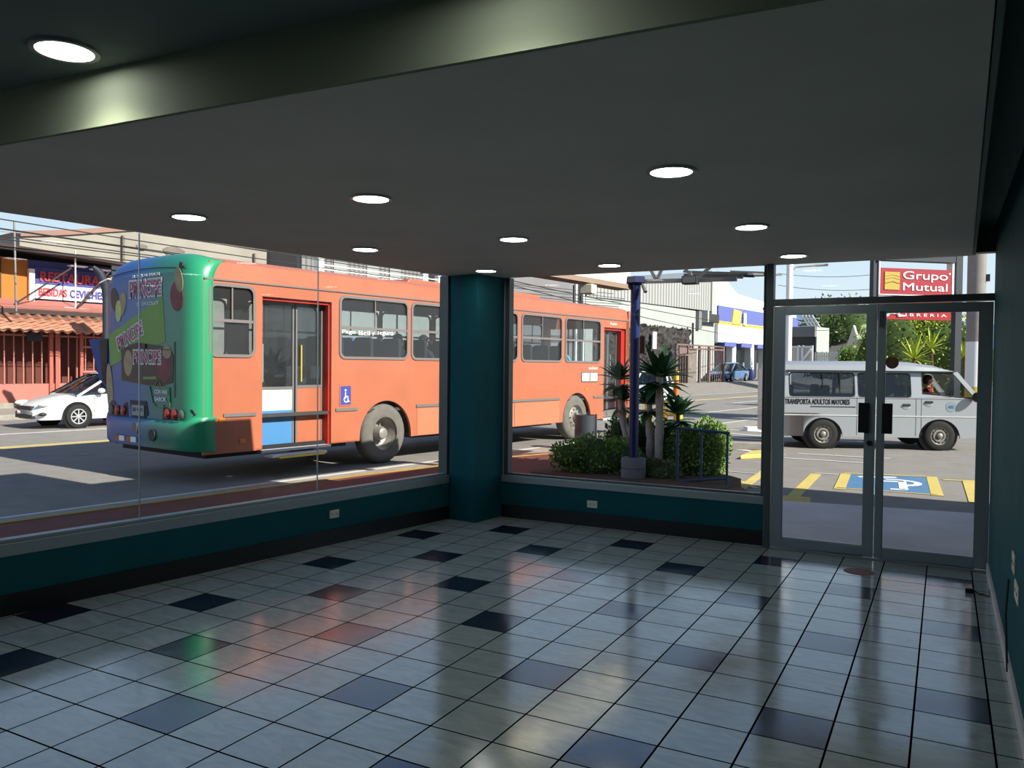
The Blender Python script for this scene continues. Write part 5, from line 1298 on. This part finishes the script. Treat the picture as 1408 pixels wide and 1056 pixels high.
# --- grey yard gates
g = Bld('yard_gate', -23.2, 51.0, 'rusty pink-grey metal yard gates with meshed panels by the road', 'gate')
def pxv(x, u=-23.2): return vz(x, 500, u)[0]
gx = [pxv(x) for x in (930, 946, 962, 975, 995)]
for i, v in enumerate(gx): g.box('gate_post', (-23.2, v, .0), (-23.35, v+.18, 3.35), 'gate_grey')
for a, b_ in zip(gx, gx[1:]): g.boxes('gate_rail', [((-23.2, a, z), (-23.3, b_, z+.12)) for z in (.25, 2.5 if a < gx[1] else 3.0, 3.25)], 'gate_grey')
for a, b_ in ((gx[0], gx[1]), (gx[2], gx[3]), (gx[3], gx[4])):
    p = MB()
    k = a+.3
    while k < b_: p.box(g.p(-23.23, k, .3), g.p(-23.27, k+.06, 3.2)); k += .42
    obj('mesh_panel', p, 'gate_grey', g.t)
g.box('stone_pier', (-23.3, gx[1]+.3, GZ), (-24.2, gx[2]-.3, 3.0), 'stain'); g.box('gate_sign', (-23.15, gx[0]+.4, 2.6), (-23.2, gx[1]-.3, 3.1), 'gate_grey')
g.box('lamp_pole', (-23.2, gx[1]+.8, 3.0), (-23.3, gx[1]+.95, 5.0), 'dark_post')
# --- white store with blue band
s_ = Bld('store', -26, 60.7, 'white shop building with a blue and yellow band far across the avenue')
s_.prism('upper_wall', [(-26.4, 60.7, 5.6), (-26.4, 84, 5.6), (-26.4, 84, 8.4), (-26.4, 74, 8.3), (-26.4, 66.5, 8.6), (-26.4, 64, 9.6), (-26.4, 60.7, 10.2)], (-14, 0, 0), 'white_bright')
s_.box('blue_band', (-25.9, 60.9, 5.75), (-26.5, 84, 7.15), 'store_blue'); s_.box('yellow_band', (-25.85, 60.9, 5.45), (-26.5, 84, 5.78), 'store_yellow')
s_.box('white_fascia', (-25.8, 60.7, 3.9), (-26.5, 82, 5.45), 'white_bright'); s_.box('back_wall', (-28.4, 60.7, GZ), (-29, 84, 4.0), 'grey_wall')
em = s_.prism('emblem', [(-25.8, 63.9, 5.6), (-25.8, 65.8, 5.6), (-25.8, 66.2, 6.9), (-25.8, 64.3, 7.0)], (-.1, 0, 0), 'store_yellow'); s_.box('emblem_stripe', (-25.75, 66.6, 5.6), (-25.8, 67.3, 6.8), 'white', em)
for v in (64.3, 68.9, 72.6, 78): s_.box('column', (-25.9, v, 1.5), (-26.5, v+.9, 3.9), 'white_bright'); s_.box('column_foot', (-25.88, v-.02, .2), (-26.52, v+.92, 1.5), 'store_blue')
for v in (62.0, 66.0, 70.2, 74.5): s_.box('awning', (-25.7, v, 3.55), (-26.4, v+2.7, 3.95), 'store_blue'); s_.box('shop_window', (-28.3, v, .6), (-28.4, v+2.6, 3.5), 'dark_pane')
text('sign_lettering', 'COMM', 'black_base', s_.t, s_.p(-26.3, 73.2, 7.45), (0, 1, 0), (0, 0, 1), 2.4, .35, .05, .03)
# --- annexe, white gate, picket fence, houses, tree behind the van
def view_thing(name, px, dep, label, cat, group=None):
    """a thing standing on the street plane, its front parallel to the shop front"""
    p = onD(px, 508, dep); return thing(name, (p.x, p.y, GZ), -.2, label, cat, group), Vector((p.x, p.y, GZ)), dep
def lx(t, p0, dep, x, y): # local (x, z) on the front plane of pixel x,y
    R = Matrix.Rotation(.2, 3, 'Z'); d = ray(x, y); nrm = Vector((-math.sin(-.2), math.cos(-.2), 0))
    q = CP+d*((p0-CP).dot(nrm)/d.dot(nrm)); l = R @ (q-p0); return l.x, l.z
def vbox(t, p0, dep, nm, x0, y0, x1, y1, m, th=.15, off=0, par=None):
    a = lx(t, p0, dep, x0, y0); b = lx(t, p0, dep, x1, y1); mb = MB(); mb.box((a[0], off, b[1]), (b[0], off+th, a[1])); return obj(nm, mb, m, par or t)
A = view_thing('annexe', 1100, 62, 'low grey annexe with a black opening beside the blue banded shop', 'building')
vbox(*A, 'wall', 1070, 450, 1119, 512, 'grey_light', 3, .3); vbox(*A, 'eave', 1070, 450, 1121, 463, 'grey_wall', .4, -.1); vbox(*A, 'dark_opening', 1087, 463, 1117, 475, 'dark_pane', .1, .15); vbox(*A, 'corner_post', 1117, 463, 1121, 500, 'dark_post', .2, 0)
a0 = lx(*A, 1101, 433); a1 = lx(*A, 1112, 450); mb = MB()
for k in range(4): mb.bar((a0[0]+k*.25, .2, a0[1]), (a1[0]+k*.25, .2, a1[1]), .12)
for k in range(3): mb.bar((a0[0], .2, lerp(a0[1], a1[1], .3+k*.3)), (a1[0]+.7, .2, lerp(a0[1], a1[1], .3+k*.3)), .08)
obj('roof_lattice', mb, 'white', A[0])
A = view_thing('sliding_gate', 1100, 44, 'white diagonal braced yard gate seen over the van roof', 'gate')
vbox(*A, 'panel', 1079, 478, 1115, 500, 'house_wall', .05, .08)
for x in (1078, 1096, 1102, 1115): vbox(*A, 'gate_post', x, 475, x+2, 512, 'white', .08)
vbox(*A, 'top_rail', 1078, 476, 1117, 478, 'white', .08)
a0 = lx(*A, 1103, 496); a1 = lx(*A, 1115, 480); mb = MB(); mb.bar((a0[0], 0, a0[1]), (a1[0], 0, a1[1]), .1); obj('brace', mb, 'white', A[0])
A = view_thing('picket_fence', 1160, 42, 'grey-white picket fence behind the van roof', 'fence')
x = 1120.
while x < 1212: vbox(*A, 'picket', x, 484+.6*math.sin(x), x+1.5, 512, 'fence_white', .03); x += 2.6
vbox(*A, 'rail', 1120, 489, 1212, 490.5, 'fence_white', .04, .03)
A = view_thing('garden_house', 1190, 52, 'small cream house with a pale green gable roof over the fence', 'house')
vbox(*A, 'wall', 1176, 466, 1250, 512, 'house_wall', 6, .5)
g_ = [lx(*A, *q) for q in ((1163, 474), (1172, 447), (1178, 466), (1178, 505), (1163, 505))]
mb = MB(); mb.prism([(a, .2, z) for a, z in g_], (0, .4, 0)); obj('gable', mb, 'house_wall', A[0])
g_ = [lx(*A, *q) for q in ((1170, 446), (1245, 436), (1245, 466), (1178, 467))]
mb = MB(); mb.prism([(g_[0][0], 2.4, g_[0][1]), (g_[1][0], 2.4, g_[1][1]), (g_[2][0], 0, g_[2][1]), (g_[3][0], 0, g_[3][1])], (0, .1, .1)); obj('roof', mb, 'house_green', A[0])
vbox(*A, 'window', 1180, 480, 1190, 490, 'dark_pane', .1, .42)
vbox(*A, 'side_wall', 1122, 474, 1166, 500, 'house_wall', 1, 3)
A = view_thing('cottage', 1140, 66, 'low cream cottage wall with a dark roof edge under the big tree', 'house')
g_ = [lx(*A, *q) for q in ((1118, 482), (1165, 470), (1165, 506), (1118, 506))]
mb = MB(); mb.prism([(a, 0, z) for a, z in g_], (0, 4, 0)); obj('wall', mb, 'house_wall', A[0])
g_ = [lx(*A, *q) for q in ((1116, 480), (1166, 468), (1166, 471), (1116, 484))]
mb = MB(); mb.prism([(a, -.2, z) for a, z in g_], (0, 4.4, 0)); obj('roof', mb, 'roof_dark', A[0])
p = onD(1150, 508, 72); bush('broad_tree', (p.x, p.y, 1.0), (3.6, 3, 5.3), 'leaf_olive', 'broad dark olive tree behind the cottage and the fence', 'tree', 5200, .30, 21, lumps=12)
p = onD(1150, 508, 72); mb = MB(); mb.tube([(p.x, p.y, GZ), (p.x, p.y, 2.5)], .3, n=10); tr = obj('trunk', mb, 'bark_brown')
o = [q for q in bpy.data.objects if q.name.startswith('broad_tree')][0]; tr.parent = o; tr.location = -o.location
p = onD(1166, 508, 38); bush('fence_bush', (p.x, p.y, GZ+1.6), (.55, .5, 1.0), 'leaf_mid', 'small olive bush above the picket fence beside the house gable', 'bush', 700, .12, 22)
p = onD(1172, 508, 80); bush('treetop', (p.x, p.y, 6.5), (.35, .35, 1.7), 'leaf_olive', 'slim bare treetop rising above the door head, left of the red sign', 'tree', 400, .16, 23)
# hedge and yuccas right of the sign posts
p = onD(1275, 508, 35); bush('tall_hedge', (p.x-.2, p.y, GZ), (2.7, 1.0, 3.75), 'leaf_lime', 'tall yellow-green hedge behind the van cab and the yuccas', 'hedge', 11000, .13, 31, lumps=18)
for i, (x, y, d, n_, L, lb) in enumerate(((1257, 494, 29, 34, .95, 'left yucca with spiky leaves over the van roof'), (1281, 479, 30, 30, .8, 'middle yucca on a taller stem in front of the hedge'), (1326, 492, 29, 30, .8, 'right yucca beside the white and yellow pole'))):
    p = onD(x, y, d); t = thing('yucca', (p.x, p.y, GZ), 0, lb, 'plant', 'yuccas in front of the hedge')
    h_ = p.z-GZ; mb = MB(); mb.tube([(0, 0, 0), (.03, 0, h_*.5), (0, 0, h_)], .06, n=8); obj('stem', mb, 'bark_brown', t, smooth=True)
    mb = MB(); blades(mb, (0, 0, h_), n_, L, .075, random.Random(40+i), -.35, 1.35, .15); obj('leaves', mb, 'leaf_lime', t, smooth=True)
# --- poles and the pylon sign
p = onD(1340, 508, 24); t = thing('concrete_pole', (p.x, p.y, GZ), 0, 'thick concrete pole painted white and yellow beside the red sign', 'pole')
zy = onD(1340, 532, 24).z-GZ; zw = onD(1340, 470, 24).z-GZ
for nm, z0, z1, m in (('yellow_band', 0, zy, 'yellow'), ('white_band', zy, zw, 'white'), ('shaft', zw, 8.5, 'pole_concrete')):
    mb = MB(); mb.lathe([(.25, z0), (.25, z1)], n=28); obj(nm, mb, m, t, smooth=True)
p2 = onD(1346, 383, 24); mb = MB(); mb.box((.2, -.1, p2.z-GZ-.1), (.34, .05, p2.z-GZ+.1)); obj('bracket', mb, 'dark_post', t)
p = onD(1083.5, 508, 30); t = thing('light_pole', (p.x, p.y, GZ), 0, 'slim white street light pole behind the left door', 'pole')
mb = MB(); mb.lathe([(.12, 0), (.12, 7.5)], n=16); obj('pole', mb, 'white_bright', t, smooth=True)
q = onD(1135, 364, 30)-Vector((p.x, p.y, GZ)); q1 = onD(1095, 367, 30)-Vector((p.x, p.y, GZ))
mb = MB(); mb.tube([(0, 0, q1.z-.25), q1, q], .035, n=8); mb.box(q-Vector((.35, .05, .05)), q+Vector((.1, .05, .03))); obj('lamp_arm', mb, 'pole_concrete', t)
pA = onD(1199.5, 508, 26); pB = onD(1313.5, 508, 26.6); pA.z = pB.z = GZ
ang = math.atan2(pB.y-pA.y, pB.x-pA.x); Lw = (pB-pA).length
t = thing('pylon_sign', pA, ang, 'tall pylon with a red Grupo Mutual board over a red bookshop board', 'sign')
for x, wv in ((0, .19), (Lw, .24)):
    mb = MB(); mb.box((x-wv/2, -.1, 0), (x+wv/2, .1, 6.6)); obj('pylon_post', mb, 'dark_post', t)
def sg(x, y):
    d = ray(x, y); nn = Vector((-math.sin(ang), math.cos(ang), 0)); q = CP+d*((pA-CP).dot(nn)/d.dot(nn)); l = q-pA; return l.x*math.cos(ang)+l.y*math.sin(ang), l.z
zt = (sg(1206, 374)[1]+sg(1304, 367)[1])/2; zb = (sg(1206, 409)[1]+sg(1304, 403)[1])/2; xl, xr = sg(1206, 390)[0], sg(1304, 390)[0]
mb = MB(); mb.box((xl, -.14, zb), (xr, .14, zt)); bd = obj('upper_board', mb, 'sign_red', t)
mb = MB(); mb.box((xl-.03, -.15, zb-.03), (xr+.03, .12, zb)); mb.box((xr+.02, -.15, zb-.03), (xr+.09, .12, zt+.35)); mb.box((xl-.04, -.15, zb-.03), (xl, .12, zt+.3)); obj('board_frame', mb, 'white', bd)
mb = MB(); mb.box((xl-.05, -.2, zt+.24), (xr+.1, .1, zt+.34)); mb.box((xl-.05, -.2, zt+.34), (xr+.1, -.1, zt+.50)); obj('top_truss', mb, 'dark_post', t)
H_ = zt-zb; sq = H_*.68; sx = xl+.16; sz = zb+H_*.17
mb = MB(); mb.box((sx, -.165, sz), (sx+sq*.95, -.14, sz+sq)); lg = obj('gold_square', mb, 'sign_gold', bd)
for k, dz in enumerate((.36, .58, .74)):
    mb = MB(); mb.tube([(sx+.02, -.168, sz+sq*dz), (sx+sq*.3, -.168, sz+sq*(dz+.06)), (sx+sq*.5, -.168, sz+sq*(dz+.10)), (sx+sq*.7, -.168, sz+sq*(dz+.05)), (sx+sq*.93, -.168, sz+sq*dz)], .012 if k == 0 else .006, n=6); obj('ridge_line', mb, 'sign_line', lg)
tx = sx+sq+.10; tw = xr-tx-.16
text('board_lettering', 'Grupo', 'white_bright', bd, (tx, -.15, zb+H_*.50), (1, 0, 0), (0, 0, 1), tw, H_*.40, .02, .0)
text('board_lettering', 'Mutual', 'white_bright', bd, (tx, -.15, zb+H_*.16), (1, 0, 0), (0, 0, 1), tw, H_*.29, .02, .0)
text('board_lettering', '®', 'white_bright', bd, (xr-.12, -.15, zt-.16), (1, 0, 0), (0, 0, 1), .07, .07, .02)
zb2 = (sg(1206, 443)[1]+sg(1304, 437)[1])/2; zt2 = zb-.12
mb = MB(); mb.box((xl, -.14, zb2), (xr, .14, zt2)); b2 = obj('lower_board', mb, 'sign_red2', t)
zl_ = sg(1260, 433)[1]
text('board_lettering', 'L I B R E R I A', 'white', b2, (tx-.12, -.15, zl_-.06), (1, 0, 0), (0, 0, 1), xr-tx-.05, .09, .01)
mb = MB(); c0 = sg(1214, 436); c1 = sg(1242, 436)
mb.tube([(c0[0]-.15, -.15, c0[1]-.02), (c0[0]+.05, -.15, c0[1]+.05), (c0[0]+.22, -.15, c0[1]+.28), (c0[0]+.36, -.15, c0[1]+.24), (c0[0]+.46, -.15, c0[1]+.04), (c1[0]+.0, -.15, c1[1]+.03)], [.03, .05, .06, .06, .05, .02], n=8); mb.bar((c0[0]+.12, -.15, c0[1]+.12), (c0[0]+.42, -.15, c0[1]+.12), .04); obj('script_letter', mb, 'white', b2, smooth=True)
# mountains
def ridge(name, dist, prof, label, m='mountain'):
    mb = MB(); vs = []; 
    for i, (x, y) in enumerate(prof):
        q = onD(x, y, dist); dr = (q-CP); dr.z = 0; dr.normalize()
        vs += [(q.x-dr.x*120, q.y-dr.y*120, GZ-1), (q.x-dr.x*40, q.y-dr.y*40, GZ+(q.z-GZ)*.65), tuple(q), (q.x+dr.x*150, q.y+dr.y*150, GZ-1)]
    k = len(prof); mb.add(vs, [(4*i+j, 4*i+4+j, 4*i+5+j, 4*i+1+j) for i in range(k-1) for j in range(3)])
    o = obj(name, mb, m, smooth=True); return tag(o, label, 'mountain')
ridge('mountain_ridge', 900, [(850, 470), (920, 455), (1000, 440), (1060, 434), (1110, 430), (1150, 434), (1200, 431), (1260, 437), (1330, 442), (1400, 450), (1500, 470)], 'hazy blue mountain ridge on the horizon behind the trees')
# cables along the avenue
def cable(pts, r=.018):
    mb = MB(); mb.tube(pts, r, n=5); o = obj('overhead_cable', mb, 'cable'); return o
cl = [(-22.6, 6.55, 5.95, .35), (-22.6, 6.25, 5.85, .35), (-22.8, 5.95, 5.75, .4), (-22.8, 5.62, 5.6, .35), (-23.0, 5.40, 5.45, .3), (-23.0, 5.28, 5.35, .25), (-23.2, 5.05, 5.25, .3), (-23.2, 6.8, 6.9, .2), (-23.2, 7.15, 7.2, .2), (-23.4, 6.15, 6.3, .3), (-23.4, 5.0, 5.5, .2), (-23.6, 5.75, 5.15, .2)]
for i, (u, z0, z1, sag) in enumerate(cl):
    P = []
    for k in range(41):
        tt = k/40; v = -6+tt*44; P.append(S(u, v, lerp(z0, z1, tt)-sag*4*tt*(1-tt)))
    tag(cable(P), 'thin dark overhead cable running along the far side of the avenue', 'cable', 'overhead cables along the avenue')
for i, (x0, y0, x1, y1, d0, d1) in enumerate(((695, 384, 1060, 452, 30, 70), (695, 390, 1060, 470, 30, 66), (1070, 376, 1196, 378, 60, 60), (1070, 392, 1196, 398, 60, 60), (1070, 455, 1360, 440, 60, 60))):
    a = onD(x0, y0, d0); b_ = onD(x1, y1, d1)
    tag(cable([a.lerp(b_, k/20)-Vector((0, 0, .5*4*(k/20)*(1-k/20)*.4)) for k in range(21)], .02), 'thin wire crossing the sky beyond the front window and doors', 'cable', 'wires over the crossing')

# ================================================================== LIGHT AND CAMERA
sun_from = (NV + DV*.045).normalized()*math.cos(math.radians(33.7)) + Vector((0, 0, math.sin(math.radians(33.7))))
ld = bpy.data.lights.new('sun', 'SUN'); ld.energy = 6.6; ld.angle = math.radians(.54); ld.color = (1, .93, .82)
so = bpy.data.objects.new('sun', ld); COL.objects.link(so); so.location = (20, 0, 30); so.rotation_euler = sun_from.to_track_quat('Z', 'Y').to_euler()
w = bpy.data.worlds.new('World'); SC.world = w; w.use_nodes = True; nt = w.node_tree
bg = nt.nodes['Background']; tc = nt.nodes.new('ShaderNodeTexCoord'); sp = nt.nodes.new('ShaderNodeSeparateXYZ'); rp = nt.nodes.new('ShaderNodeValToRGB')
nt.links.new(tc.outputs['Generated'], sp.inputs[0]); nt.links.new(sp.outputs['Z'], rp.inputs[0]); nt.links.new(rp.outputs[0], bg.inputs[0])
e = rp.color_ramp.elements; e[0].position = 0; e[0].color = (.90, .94, .97, 1); e[1].position = 1; e[1].color = (.12, .17, .28, 1)
for ps, c in ((.12, (.70, .86, .98, 1)), (.45, (.22, .35, .62, 1))):
    q = e.new(ps); q.color = c
bg.inputs[1].default_value = .8
cd = bpy.data.cameras.new('camera'); cam = bpy.data.objects.new('camera', cd); COL.objects.link(cam); SC.camera = cam
cd.sensor_fit = 'HORIZONTAL'; cd.sensor_width = 36; cd.lens = FPX/1408*36; cd.clip_end = 2000; cd.clip_start = .02
cam.matrix_world = Matrix((( CR.x, CU.x, -_f.x, CP.x), (CR.y, CU.y, -_f.y, CP.y), (CR.z, CU.z, -_f.z, CP.z), (0, 0, 0, 1)))
SC.view_settings.view_transform = 'Standard'; SC.view_settings.look = 'None'; SC.view_settings.gamma = 1; SC.view_settings.exposure = .45; SC.view_settings.use_curve_mapping = False
SC.cycles.max_bounces = 10; SC.cycles.transparent_max_bounces = 24; SC.cycles.use_denoising = True; SC.cycles.caustics_reflective = False
